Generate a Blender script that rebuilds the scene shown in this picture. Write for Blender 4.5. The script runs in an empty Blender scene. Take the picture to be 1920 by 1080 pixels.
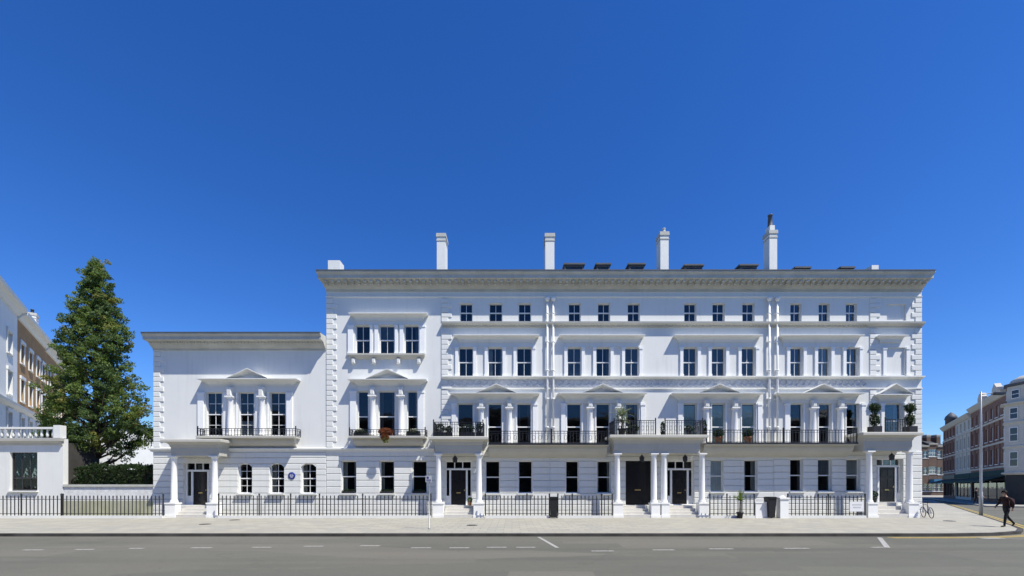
import bpy, math, random
from mathutils import Vector
random.seed(7)
R = math.radians
S = bpy.context.scene
COL = S.collection

# ------------------------------------------------------------------ camera, sky, sun, exposure
cam_d = bpy.data.cameras.new('camera'); cam = bpy.data.objects.new('camera', cam_d); COL.objects.link(cam)
cam.location = (0, -30, 2.0); cam.rotation_euler = (R(90), 0, 0)
cam_d.sensor_width = 36; cam_d.lens = 15.75; cam_d.shift_y = 372/1920
cam_d.clip_start = 0.1; cam_d.clip_end = 3000
S.camera = cam
SUN = Vector((1.35, -1.0, 2.6)).normalized()
W = bpy.data.worlds.new('World'); S.world = W; W.use_nodes = True
nt = W.node_tree; nt.nodes.clear()
sky = nt.nodes.new('ShaderNodeTexSky'); sky.sky_type = 'NISHITA'; sky.sun_disc = False
sky.sun_elevation = math.asin(SUN.z); sky.sun_rotation = math.atan2(SUN.x, SUN.y)
sky.air_density = 1.0; sky.dust_density = 0.15; sky.ozone_density = 4.0; sky.altitude = 300
hs = nt.nodes.new('ShaderNodeHueSaturation'); hs.inputs['Saturation'].default_value = 1.28; hs.inputs['Hue'].default_value = 0.508
tint = nt.nodes.new('ShaderNodeMix'); tint.data_type = 'RGBA'; tint.blend_type = 'MULTIPLY'; tint.inputs[0].default_value = 1.0; tint.inputs[7].default_value = (0.77, 0.93, 1.17, 1)
bg = nt.nodes.new('ShaderNodeBackground'); bg.inputs['Strength'].default_value = 0.108
wo = nt.nodes.new('ShaderNodeOutputWorld')
nt.links.new(sky.outputs[0], hs.inputs['Color']); nt.links.new(hs.outputs[0], tint.inputs[6]); nt.links.new(tint.outputs[2], bg.inputs['Color']); nt.links.new(bg.outputs[0], wo.inputs['Surface'])
sd = bpy.data.lights.new('sun', 'SUN'); sd.energy = 5.0; sd.angle = R(0.5); sd.color = (1.0, 0.955, 0.85)
so = bpy.data.objects.new('sun', sd); COL.objects.link(so); so.rotation_euler = SUN.to_track_quat('Z', 'Y').to_euler(); so.location = (30, -40, 60)
S.view_settings.view_transform = 'Standard'; S.view_settings.look = 'None'; S.view_settings.gamma = 1.0
S.view_settings.use_curve_mapping = False; S.view_settings.exposure = 0.39

# ------------------------------------------------------------------ materials
M = {}
def mat(name, col, rough=0.8, var=0.0, scale=3.0, bump=0.0, bscale=40.0, col2=None, streak=0.0, metal=0.0, spec=0.3, stain=(0.42, 0.41, 0.36)):
    m = bpy.data.materials.new(name); m.use_nodes = True; n = m.node_tree.nodes; l = m.node_tree.links
    b = n['Principled BSDF']; b.inputs['Roughness'].default_value = rough; b.inputs['Metallic'].default_value = metal
    b.inputs['Specular IOR Level'].default_value = spec
    c = (*col, 1)
    b.inputs['Base Color'].default_value = c; m.diffuse_color = c
    tc = n.new('ShaderNodeTexCoord'); out = None
    if var > 0:
        no = n.new('ShaderNodeTexNoise'); no.inputs['Scale'].default_value = scale; no.inputs['Detail'].default_value = 6; no.inputs['Roughness'].default_value = 0.6
        l.new(tc.outputs['Object'], no.inputs['Vector'])
        rp = n.new('ShaderNodeMapRange'); rp.inputs[1].default_value = 0.3; rp.inputs[2].default_value = 0.7
        l.new(no.outputs['Fac'], rp.inputs[0])
        mx = n.new('ShaderNodeMix'); mx.data_type = 'RGBA'
        c2 = col2 or tuple(max(0, v*(1-var)) for v in col)
        mx.inputs[6].default_value = c; mx.inputs[7].default_value = (*c2, 1)
        l.new(rp.outputs[0], mx.inputs[0]); out = mx.outputs[2]
        if streak > 0:
            mp = n.new('ShaderNodeMapping'); mp.inputs['Scale'].default_value = (1.6, 1.6, 0.16)
            l.new(tc.outputs['Object'], mp.inputs[0])
            n2 = n.new('ShaderNodeTexNoise'); n2.inputs['Scale'].default_value = 2.2; n2.inputs['Detail'].default_value = 5
            l.new(mp.outputs[0], n2.inputs['Vector'])
            r2 = n.new('ShaderNodeMapRange'); r2.inputs[1].default_value = 0.52; r2.inputs[2].default_value = 0.8; r2.inputs[4].default_value = streak
            l.new(n2.outputs['Fac'], r2.inputs[0])
            m2 = n.new('ShaderNodeMix'); m2.data_type = 'RGBA'; m2.inputs[7].default_value = (*stain, 1)
            l.new(r2.outputs[0], m2.inputs[0]); l.new(out, m2.inputs[6]); out = m2.outputs[2]
        l.new(out, b.inputs['Base Color'])
    if bump > 0:
        nb = n.new('ShaderNodeTexNoise'); nb.inputs['Scale'].default_value = bscale; nb.inputs['Detail'].default_value = 4
        l.new(tc.outputs['Object'], nb.inputs['Vector'])
        bp = n.new('ShaderNodeBump'); bp.inputs['Strength'].default_value = bump; bp.inputs['Distance'].default_value = 0.02
        l.new(nb.outputs['Fac'], bp.inputs['Height']); l.new(bp.outputs[0], b.inputs['Normal'])
    M[name] = m
    return m
mat('stucco', (0.725, 0.73, 0.70), 0.55, 0.05, 0.7, 0.15, 25, streak=0.2)
mat('stucco_course', (0.715, 0.72, 0.69), 0.6, 0.06, 1.1, 0.15, 25, streak=0.24)
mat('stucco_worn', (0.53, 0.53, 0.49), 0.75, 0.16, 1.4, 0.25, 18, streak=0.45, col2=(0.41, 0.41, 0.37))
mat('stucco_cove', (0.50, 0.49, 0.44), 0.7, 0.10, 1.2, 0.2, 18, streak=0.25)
mat('stucco_soiled', (0.75, 0.75, 0.74), 0.7, 0.2, 5.0, 0.3, 30, streak=0.35, col2=(0.56, 0.56, 0.55))
mat('paint_white', (0.86, 0.86, 0.84), 0.35, 0.04, 4)
mat('sash_white', (0.78, 0.78, 0.76), 0.4, 0.05, 8)
mat('sash_dark', (0.05, 0.05, 0.055), 0.35, 0.2, 8)
mat('door_black', (0.012, 0.012, 0.015), 0.22, 0.2, 6, spec=0.5)
mat('brass', (0.7, 0.52, 0.22), 0.3, 0.1, 8, metal=1.0)
mat('iron', (0.018, 0.019, 0.024), 0.4, 0.3, 12, spec=0.5)
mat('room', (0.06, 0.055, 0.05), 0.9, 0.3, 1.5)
mat('blind_pale', (0.70, 0.80, 0.70), 0.8, 0.1, 3)
mat('blind_white', (0.82, 0.82, 0.79), 0.8, 0.08, 3)
mat('blind_grey', (0.16, 0.17, 0.19), 0.8, 0.15, 3)
mat('curtain', (0.50, 0.48, 0.44), 0.9, 0.15, 5)
mat('curtain_grey', (0.17, 0.165, 0.16), 0.9, 0.15, 5)
mat('lead', (0.10, 0.11, 0.125), 0.6, 0.3, 2)
mat('slate', (0.06, 0.065, 0.075), 0.6, 0.35, 3, 0.3, 12)
mat('pot_clay', (0.36, 0.17, 0.09), 0.8, 0.25, 6)
mat('pot_dark', (0.03, 0.03, 0.033), 0.5, 0.2, 6)
mat('soil', (0.03, 0.022, 0.016), 0.95, 0.3, 12)
mat('step_stone', (0.62, 0.60, 0.55), 0.8, 0.12, 4, 0.2, 30)
mat('road_paint', (0.46, 0.455, 0.43), 0.8, 0.55, 9, col2=(0.20, 0.195, 0.18))
mat('yellow_paint', (0.58, 0.42, 0.08), 0.8, 0.45, 8, col2=(0.26, 0.20, 0.09))
mat('kerb_granite', (0.085, 0.08, 0.075), 0.8, 0.6, 1.2, 0.2, 60)
mat('steel_grey', (0.33, 0.34, 0.35), 0.45, 0.15, 5, metal=0.4)
mat('plaque_blue', (0.03, 0.05, 0.24), 0.3, 0.1, 10)
mat('sign_white', (0.78, 0.78, 0.78), 0.4, 0.05, 5)
mat('sign_text', (0.03, 0.03, 0.035), 0.5)
mat('sign_grey', (0.45, 0.46, 0.48), 0.4, 0.05, 5)
mat('bark', (0.10, 0.075, 0.055), 0.95, 0.4, 6, 0.6, 14)
def leafmat(name, c, c2):
    m = mat(name, c, 0.55, 0.3, 2.5, col2=c2, spec=0.35)
    b = m.node_tree.nodes['Principled BSDF']
    n = m.node_tree.nodes; l = m.node_tree.links
    tr = n.new('ShaderNodeBsdfTranslucent'); tr.inputs['Color'].default_value = (c[0]*1.5, c[1]*1.5, c[2], 1)
    mx = n.new('ShaderNodeMixShader'); mx.inputs[0].default_value = 0.33
    o = n['Material Output']; l.new(b.outputs[0], mx.inputs[1]); l.new(tr.outputs[0], mx.inputs[2]); l.new(mx.outputs[0], o.inputs['Surface'])
leafmat('leaf_mid', (0.13, 0.185, 0.045), (0.098, 0.15, 0.038))
leafmat('leaf_olive', (0.21, 0.215, 0.05), (0.165, 0.18, 0.045))
leafmat('leaf_deep', (0.08, 0.13, 0.04), (0.062, 0.105, 0.034))
leafmat('leaf_hedge', (0.028, 0.052, 0.014), (0.02, 0.04, 0.012))
leafmat('leaf_box', (0.02, 0.045, 0.014), (0.014, 0.034, 0.012))
leafmat('leaf_bright', (0.12, 0.18, 0.04), (0.08, 0.14, 0.03))
leafmat('leaf_silver', (0.20, 0.23, 0.16), (0.14, 0.18, 0.11))
leafmat('petal_orange', (0.22, 0.065, 0.022), (0.15, 0.05, 0.02))
leafmat('petal_pale', (0.55, 0.52, 0.45), (0.42, 0.42, 0.34))
mat('skin', (0.42, 0.26, 0.19), 0.6, 0.1, 8)
mat('cloth_maroon', (0.035, 0.016, 0.016), 0.9, 0.2, 10)
mat('cloth_black', (0.014, 0.014, 0.018), 0.9, 0.2, 10)
mat('cloth_white', (0.68, 0.67, 0.64), 0.9, 0.1, 10)
mat('cloth_khaki', (0.30, 0.26, 0.19), 0.9, 0.1, 10)
mat('hair', (0.02, 0.014, 0.01), 0.6, 0.2, 20)
mat('rubber', (0.015, 0.015, 0.016), 0.8)
mat('chrome', (0.6, 0.6, 0.62), 0.25, metal=1.0)
mat('bike_blue', (0.03, 0.06, 0.14), 0.3)
mat('bin_black', (0.02, 0.021, 0.024), 0.5, 0.2, 5)
mat('awning_green', (0.012, 0.05, 0.035), 0.8, 0.2, 3)
mat('shop_dark', (0.03, 0.028, 0.028), 0.5, 0.3, 2)
mat('shop_maroon', (0.09, 0.02, 0.018), 0.5, 0.2, 2)
mat('shop_blue', (0.04, 0.16, 0.30), 0.5, 0.2, 2)
mat('stone_cream', (0.58, 0.55, 0.47), 0.8, 0.15, 1.5, 0.2, 12, streak=0.25)
def brickmat(name, a, b, mortar):
    m = mat(name, a, 0.9)
    n = m.node_tree.nodes; l = m.node_tree.links; bs = n['Principled BSDF']
    tc = n.new('ShaderNodeTexCoord'); sp = n.new('ShaderNodeSeparateXYZ'); cb = n.new('ShaderNodeCombineXYZ')
    l.new(tc.outputs['Object'], sp.inputs[0]); l.new(sp.outputs[0], cb.inputs[0]); l.new(sp.outputs[2], cb.inputs[1])
    br = n.new('ShaderNodeTexBrick'); br.inputs['Scale'].default_value = 1; br.inputs['Brick Width'].default_value = 0.23; br.inputs['Row Height'].default_value = 0.075
    br.inputs['Mortar Size'].default_value = 0.008; br.inputs['Color1'].default_value = (*a, 1); br.inputs['Color2'].default_value = (*b, 1); br.inputs['Mortar'].default_value = (*mortar, 1)
    l.new(cb.outputs[0], br.inputs['Vector'])
    no = n.new('ShaderNodeTexNoise'); no.inputs['Scale'].default_value = 0.9; no.inputs['Detail'].default_value = 6; l.new(tc.outputs['Object'], no.inputs['Vector'])
    mx = n.new('ShaderNodeMix'); mx.data_type = 'RGBA'; mx.blend_type = 'MULTIPLY'; mx.inputs[7].default_value = (0.6, 0.58, 0.55, 1)
    l.new(no.outputs['Fac'], mx.inputs[0]); l.new(br.outputs['Color'], mx.inputs[6]); l.new(mx.outputs[2], bs.inputs['Base Color'])
brickmat('brick_red', (0.28, 0.125, 0.08), (0.21, 0.095, 0.065), (0.36, 0.30, 0.25))
brickmat('brick_stock', (0.50, 0.29, 0.11), (0.40, 0.22, 0.09), (0.42, 0.34, 0.24))
brickmat('brick_brown', (0.15, 0.09, 0.065), (0.11, 0.07, 0.055), (0.2, 0.17, 0.14))
# glass: clear pane with mirror reflection by Fresnel
def glassmat():
    m = bpy.data.materials.new('glass'); m.use_nodes = True; n = m.node_tree.nodes; l = m.node_tree.links; n.clear()
    o = n.new('ShaderNodeOutputMaterial'); t = n.new('ShaderNodeBsdfTransparent'); t.inputs['Color'].default_value = (0.86, 0.89, 0.88, 1)
    g = n.new('ShaderNodeBsdfGlossy'); g.inputs['Roughness'].default_value = 0.03; g.inputs['Color'].default_value = (0.95, 0.97, 1, 1)
    f = n.new('ShaderNodeFresnel'); f.inputs['IOR'].default_value = 1.42
    tc = n.new('ShaderNodeTexCoord'); no = n.new('ShaderNodeTexNoise'); no.inputs['Scale'].default_value = 1.3
    bp = n.new('ShaderNodeBump'); bp.inputs['Strength'].default_value = 0.12; bp.inputs['Distance'].default_value = 0.05
    l.new(tc.outputs['Object'], no.inputs['Vector']); l.new(no.outputs['Fac'], bp.inputs['Height']); l.new(bp.outputs[0], g.inputs['Normal'])
    mx = n.new('ShaderNodeMixShader'); l.new(f.outputs[0], mx.inputs[0]); l.new(t.outputs[0], mx.inputs[1]); l.new(g.outputs[0], mx.inputs[2]); l.new(mx.outputs[0], o.inputs['Surface'])
    M['glass'] = m
glassmat()
def groundmats():
    # asphalt
    m = mat('asphalt', (0.102, 0.102, 0.087), 0.85); n = m.node_tree.nodes; l = m.node_tree.links; b = n['Principled BSDF']
    tc = n.new('ShaderNodeTexCoord')
    def noise(s, d=4, sc=None):
        x = n.new('ShaderNodeTexNoise'); x.inputs['Scale'].default_value = s; x.inputs['Detail'].default_value = d
        if sc:
            mp = n.new('ShaderNodeMapping'); mp.inputs['Scale'].default_value = sc; l.new(tc.outputs['Object'], mp.inputs[0]); l.new(mp.outputs[0], x.inputs['Vector'])
        else: l.new(tc.outputs['Object'], x.inputs['Vector'])
        return x.outputs['Fac']
    def mix(f, a, c, lo=0.35, hi=0.65, amt=1.0):
        r = n.new('ShaderNodeMapRange'); r.inputs[1].default_value = lo; r.inputs[2].default_value = hi; r.inputs[4].default_value = amt; l.new(f, r.inputs[0])
        x = n.new('ShaderNodeMix'); x.data_type = 'RGBA'; l.new(r.outputs[0], x.inputs[0])
        if isinstance(a, tuple): x.inputs[6].default_value = (*a, 1)
        else: l.new(a, x.inputs[6])
        x.inputs[7].default_value = (*c, 1); return x.outputs[2]
    c = mix(noise(0.16, 3, (1, 0.8, 1)), (0.133, 0.127, 0.104), (0.124, 0.126, 0.100))
    c = mix(noise(0.5, 6, (0.35, 1.6, 1)), c, (0.098, 0.097, 0.080), 0.5, 0.72, 0.7)
    c = mix(noise(2.5, 5), c, (0.157, 0.154, 0.125), 0.55, 0.8, 0.6)
    c = mix(noise(45, 2), c, (0.087, 0.087, 0.073), 0.5, 0.75, 0.55)
    mp = n.new('ShaderNodeMapping'); mp.inputs['Scale'].default_value = (0.13, 0.42, 1); mp.inputs['Rotation'].default_value = (0, 0, 0.02); l.new(tc.outputs['Object'], mp.inputs[0])
    vp = n.new('ShaderNodeTexVoronoi'); vp.distance = 'CHEBYCHEV'; vp.inputs['Scale'].default_value = 1.0; l.new(mp.outputs[0], vp.inputs['Vector'])
    sx_ = n.new('ShaderNodeSeparateColor'); l.new(vp.outputs['Color'], sx_.inputs[0])
    c = mix(sx_.outputs[0], c, (0.163, 0.150, 0.124), 0.55, 0.62, 0.45)      # pinkish repair patches
    c = mix(sx_.outputs[1], c, (0.095, 0.097, 0.081), 0.62, 0.66, 0.42)      # dark repair patches
    c = mix(noise(1.0, 5, (0.025, 0.9, 1)), c, (0.085, 0.085, 0.071), 0.5, 0.7, 0.5)   # tyre-worn lanes
    c = mix(noise(7, 6), c, (0.068, 0.067, 0.057), 0.62, 0.78, 0.5)           # oil spots
    vo = n.new('ShaderNodeTexVoronoi'); vo.feature = 'DISTANCE_TO_EDGE'; vo.inputs['Scale'].default_value = 0.22
    wp = n.new('ShaderNodeMapping'); ns = n.new('ShaderNodeTexNoise'); ns.inputs['Scale'].default_value = 1.2; l.new(tc.outputs['Object'], ns.inputs['Vector'])
    ad = n.new('ShaderNodeVectorMath'); ad.operation = 'ADD'; l.new(tc.outputs['Object'], ad.inputs[0]); l.new(ns.outputs['Color'], ad.inputs[1]); l.new(ad.outputs[0], vo.inputs['Vector'])
    r = n.new('ShaderNodeMapRange'); r.inputs[1].default_value = 0.0; r.inputs[2].default_value = 0.006; r.inputs[3].default_value = 0.22; r.inputs[4].default_value = 0.0; l.new(vo.outputs['Distance'], r.inputs[0])
    x = n.new('ShaderNodeMix'); x.data_type = 'RGBA'; l.new(r.outputs[0], x.inputs[0]); l.new(c, x.inputs[6]); x.inputs[7].default_value = (0.049, 0.050, 0.044, 1)
    l.new(x.outputs[2], b.inputs['Base Color'])
    bp = n.new('ShaderNodeBump'); bp.inputs['Strength'].default_value = 0.35; bp.inputs['Distance'].default_value = 0.01; l.new(noise(60, 2), bp.inputs['Height']); l.new(bp.outputs[0], b.inputs['Normal'])
    # paving slabs
    m = mat('paving', (0.330, 0.322, 0.282), 0.85); n = m.node_tree.nodes; l = m.node_tree.links; b = n['Principled BSDF']
    tc = n.new('ShaderNodeTexCoord')
    br = n.new('ShaderNodeTexBrick'); br.inputs['Scale'].default_value = 1; br.inputs['Brick Width'].default_value = 0.75; br.inputs['Row Height'].default_value = 0.6
    br.inputs['Mortar Size'].default_value = 0.012; br.inputs['Color1'].default_value = (0.373, 0.356, 0.296, 1); br.inputs['Color2'].default_value = (0.306, 0.297, 0.259, 1); br.inputs['Mortar'].default_value = (0.184, 0.175, 0.150, 1)
    l.new(tc.outputs['Object'], br.inputs['Vector'])
    c = mix(noise(0.22, 4), br.outputs['Color'], (0.332, 0.304, 0.249), 0.45, 0.7, 0.55)
    c = mix(noise(1.8, 6), c, (0.224, 0.218, 0.195), 0.55, 0.8, 0.55)
    c = mix(noise(30, 3), c, (0.262, 0.254, 0.228), 0.55, 0.8, 0.35)
    l.new(c, b.inputs['Base Color'])
groundmats()

# ------------------------------------------------------------------ mesh building helpers
class MB:
    """collects geometry, builds one mesh object"""
    def __init__(s): s.v = []; s.f = []; s.mi = []; s.sm = []
    def face(s, pts, mi=0, smooth=False):
        i = len(s.v); s.v += [tuple(p) for p in pts]; s.f.append(tuple(range(i, i+len(pts)))); s.mi.append(mi); s.sm.append(smooth)
    def grid(s, i0, idx, mi=0, smooth=False):
        for q in idx: s.f.append(tuple(i0+k for k in q)); s.mi.append(mi); s.sm.append(smooth)
    def box(s, x0, x1, y0, y1, z0, z1, mi=0):
        i = len(s.v)
        s.v += [(x0,y0,z0),(x1,y0,z0),(x1,y1,z0),(x0,y1,z0),(x0,y0,z1),(x1,y0,z1),(x1,y1,z1),(x0,y1,z1)]
        s.grid(i, [(0,3,2,1),(4,5,6,7),(0,1,5,4),(1,2,6,5),(2,3,7,6),(3,0,4,7)], mi)
        return s
    def chamfer_box(s, x0, x1, y0, y1, z0, z1, c):
        """front (y0) edges chamfered"""
        i = len(s.v)
        s.v += [(x0,y1,z0),(x1,y1,z0),(x1,y1,z1),(x0,y1,z1),(x0,y0+c,z0),(x1,y0+c,z0),(x1,y0+c,z1),(x0,y0+c,z1),
                (x0+c,y0,z0+c),(x1-c,y0,z0+c),(x1-c,y0,z1-c),(x0+c,y0,z1-c)]
        s.grid(i, [(8,9,10,11),(4,5,9,8),(5,6,10,9),(6,7,11,10),(7,4,8,11),(0,1,5,4),(1,2,6,5),(2,3,7,6),(3,0,4,7),(0,3,2,1)])
        return s
    def lathe(s, cx, cy, prof, seg=16, mi=0, a0=0, a1=2*math.pi, smooth=True):
        """prof: list of (r, z)"""
        full = abs(a1-a0-2*math.pi) < 1e-6; n = seg if full else seg+1
        i = len(s.v)
        for r, z in prof:
            for k in range(n):
                a = a0+(a1-a0)*k/seg; s.v.append((cx+r*math.cos(a), cy+r*math.sin(a), z))
        for j in range(len(prof)-1):
            for k in range(seg):
                k2 = (k+1) % n
                s.f.append((i+j*n+k, i+j*n+k2, i+(j+1)*n+k2, i+(j+1)*n+k)); s.mi.append(mi); s.sm.append(smooth)
        if prof[0][0] > 1e-4: s.f.append(tuple(i+k for k in reversed(range(n)))); s.mi.append(mi); s.sm.append(False)
        if prof[-1][0] > 1e-4: s.f.append(tuple(i+(len(prof)-1)*n+k for k in range(n))); s.mi.append(mi); s.sm.append(False)
        return s
    def tube(s, pts, rad, seg=8, mi=0):
        pts = [Vector(p) for p in pts]
        if not isinstance(rad, (list, tuple)): rad = [rad]*len(pts)
        i = len(s.v); prev = None
        for k, p in enumerate(pts):
            d = (pts[min(k+1, len(pts)-1)]-pts[max(k-1, 0)])
            d = d.normalized() if d.length > 1e-9 else Vector((0,0,1))
            if prev is None: u = d.orthogonal().normalized()
            else:
                u = prev-d*prev.dot(d); u = u.normalized() if u.length > 1e-6 else d.orthogonal().normalized()
            prev = u; w = d.cross(u)
            for j in range(seg):
                a = 2*math.pi*j/seg; s.v.append(tuple(p+(u*math.cos(a)+w*math.sin(a))*rad[k]))
        for k in range(len(pts)-1):
            for j in range(seg):
                j2 = (j+1) % seg
                s.f.append((i+k*seg+j, i+k*seg+j2, i+(k+1)*seg+j2, i+(k+1)*seg+j)); s.mi.append(mi); s.sm.append(True)
        s.f.append(tuple(i+j for j in reversed(range(seg)))); s.mi.append(mi); s.sm.append(False)
        e = i+(len(pts)-1)*seg
        s.f.append(tuple(e+j for j in range(seg))); s.mi.append(mi); s.sm.append(False)
        return s
    def prof(s, x0, x1, pr, retl=True, retr=True, pref=0.0, mi=0):
        """moulding profile pr = [(projection, z)], extruded x0..x1 along a wall at y=0, with returned ends"""
        i = len(s.v); n = len(pr)
        for p, z in pr:
            q = max(0, p-pref)
            xl = x0-(q if retl else 0); xr = x1+(q if retr else 0)
            s.v += [(xl,-p,z),(xr,-p,z),(xl,0,z),(xr,0,z)]
        for k in range(n-1):
            a, b = i+4*k, i+4*(k+1)
            s.grid(0, [(a,a+1,b+1,b),(a+2,a,b,b+2),(a+1,a+3,b+3,b+1)], mi)
        s.grid(0, [(i+2,i+3,i+1,i), (i+4*(n-1),i+4*(n-1)+1,i+4*(n-1)+3,i+4*(n-1)+2)], mi)
        return s
    def prism(s, poly, z0, z1, mi=0):
        i = len(s.v); n = len(poly)
        s.v += [(x,y,z0) for x,y in poly]+[(x,y,z1) for x,y in poly]
        s.f.append(tuple(i+k for k in reversed(range(n)))); s.mi.append(mi); s.sm.append(False)
        s.f.append(tuple(i+n+k for k in range(n))); s.mi.append(mi); s.sm.append(False)
        for k in range(n):
            k2 = (k+1) % n; s.f.append((i+k,i+k2,i+n+k2,i+n+k)); s.mi.append(mi); s.sm.append(False)
        return s
    def yprism(s, poly, y0, y1, mi=0):
        """polygon in x,z extruded along y"""
        i = len(s.v); n = len(poly)
        s.v += [(x,y0,z) for x,z in poly]+[(x,y1,z) for x,z in poly]
        s.f.append(tuple(i+k for k in range(n))); s.mi.append(mi); s.sm.append(False)
        s.f.append(tuple(i+n+k for k in reversed(range(n)))); s.mi.append(mi); s.sm.append(False)
        for k in range(n):
            k2 = (k+1) % n; s.f.append((i+k2,i+k,i+n+k,i+n+k2)); s.mi.append(mi); s.sm.append(False)
        return s
    def mesh(s, name, mats):
        me = bpy.data.meshes.new(name); me.from_pydata(s.v, [], s.f)
        for m in (mats if isinstance(mats, (list, tuple)) else [mats]): me.materials.append(M[m])
        if any(s.mi): me.polygons.foreach_set('material_index', s.mi)
        if any(s.sm): me.polygons.foreach_set('use_smooth', s.sm)
        me.update(); return me
    def build(s, name, mats, parent=None, loc=None, off=(0,0,0)):
        if off != (0,0,0): s.v = [(a-off[0], b-off[1], c-off[2]) for a,b,c in s.v]
        return link(name, s.mesh(name, mats), parent, loc)
def link(name, me, parent=None, loc=None):
    o = bpy.data.objects.new(name, me); COL.objects.link(o)
    if parent: o.parent = parent
    if loc: o.location = loc
    return o
def tag(o, label, cat=None, group=None):
    o['label'] = label
    if cat: o['category'] = cat
    if group: o['group'] = group
    return o
def thing(name, label, cat, loc=(0,0,0), rz=0, group=None):
    o = bpy.data.objects.new(name, None); COL.objects.link(o); o.location = loc; o.rotation_euler = (0,0,rz); o.empty_display_size = 0.3
    return tag(o, label, cat, group)
def struct(o): o['kind'] = 'structure'; return o
def stuff(o): o['kind'] = 'stuff'; return o
CACHE = {}
def cached(key, fn):
    if key not in CACHE: CACHE[key] = fn()
    return CACHE[key]
def piece(name, parent, x0, x1, y0, y1, z0, z1, m, c=0.0):
    """box shaped piece, mesh shared by size; coordinates in the parent's space"""
    sx, sy, sz = round(x1-x0, 2), round(y1-y0, 3), round(z1-z0, 3)
    def mk():
        b = MB()
        if c: b.chamfer_box(-sx/2, sx/2, -sy/2, sy/2, -sz/2, sz/2, c)
        else: b.box(-sx/2, sx/2, -sy/2, sy/2, -sz/2, sz/2)
        return b.mesh(name, m)
    return link(name, cached((name, sx, sy, sz, m, c), mk), parent, ((x0+x1)/2, (y0+y1)/2, (z0+z1)/2))
# photo measurements -> metres on a plane standing p in front of the facade line (y = 0)
def X(px, p=0.0): return (px-960)/840*(30-p)
def Z(py, p=0.0): return 2+(912-py)/840*(30-p)

def wall_mesh(b, x0, x1, z0, z1, ops, y0=0.0, y1=0.35):
    """wall slab with rectangular openings (ops = [(xa,xb,za,zb)])"""
    xs = sorted(set([x0, x1]+[v for o in ops for v in o[:2]])); zs = sorted(set([z0, z1]+[v for o in ops for v in o[2:]]))
    xs = [v for v in xs if x0-1e-6 <= v <= x1+1e-6]; zs = [v for v in zs if z0-1e-6 <= v <= z1+1e-6]
    def solid(i, j):
        if i < 0 or j < 0 or i >= len(xs)-1 or j >= len(zs)-1: return False
        cx, cz = (xs[i]+xs[i+1])/2, (zs[j]+zs[j+1])/2
        return not any(a < cx < c and d < cz < e for a,c,d,e in ops)
    for i in range(len(xs)-1):
        for j in range(len(zs)-1):
            if not solid(i, j): continue
            a, c, d, e = xs[i], xs[i+1], zs[j], zs[j+1]
            b.face([(a,y0,d),(c,y0,d),(c,y0,e),(a,y0,e)]); b.face([(c,y1,d),(a,y1,d),(a,y1,e),(c,y1,e)])
            if not solid(i-1, j): b.face([(a,y1,d),(a,y0,d),(a,y0,e),(a,y1,e)])
            if not solid(i+1, j): b.face([(c,y0,d),(c,y1,d),(c,y1,e),(c,y0,e)])
            if not solid(i, j-1): b.face([(a,y1,d),(c,y1,d),(c,y0,d),(a,y0,d)])
            if not solid(i, j+1): b.face([(a,y0,e),(c,y0,e),(c,y1,e),(a,y1,e)])
    return b

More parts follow.
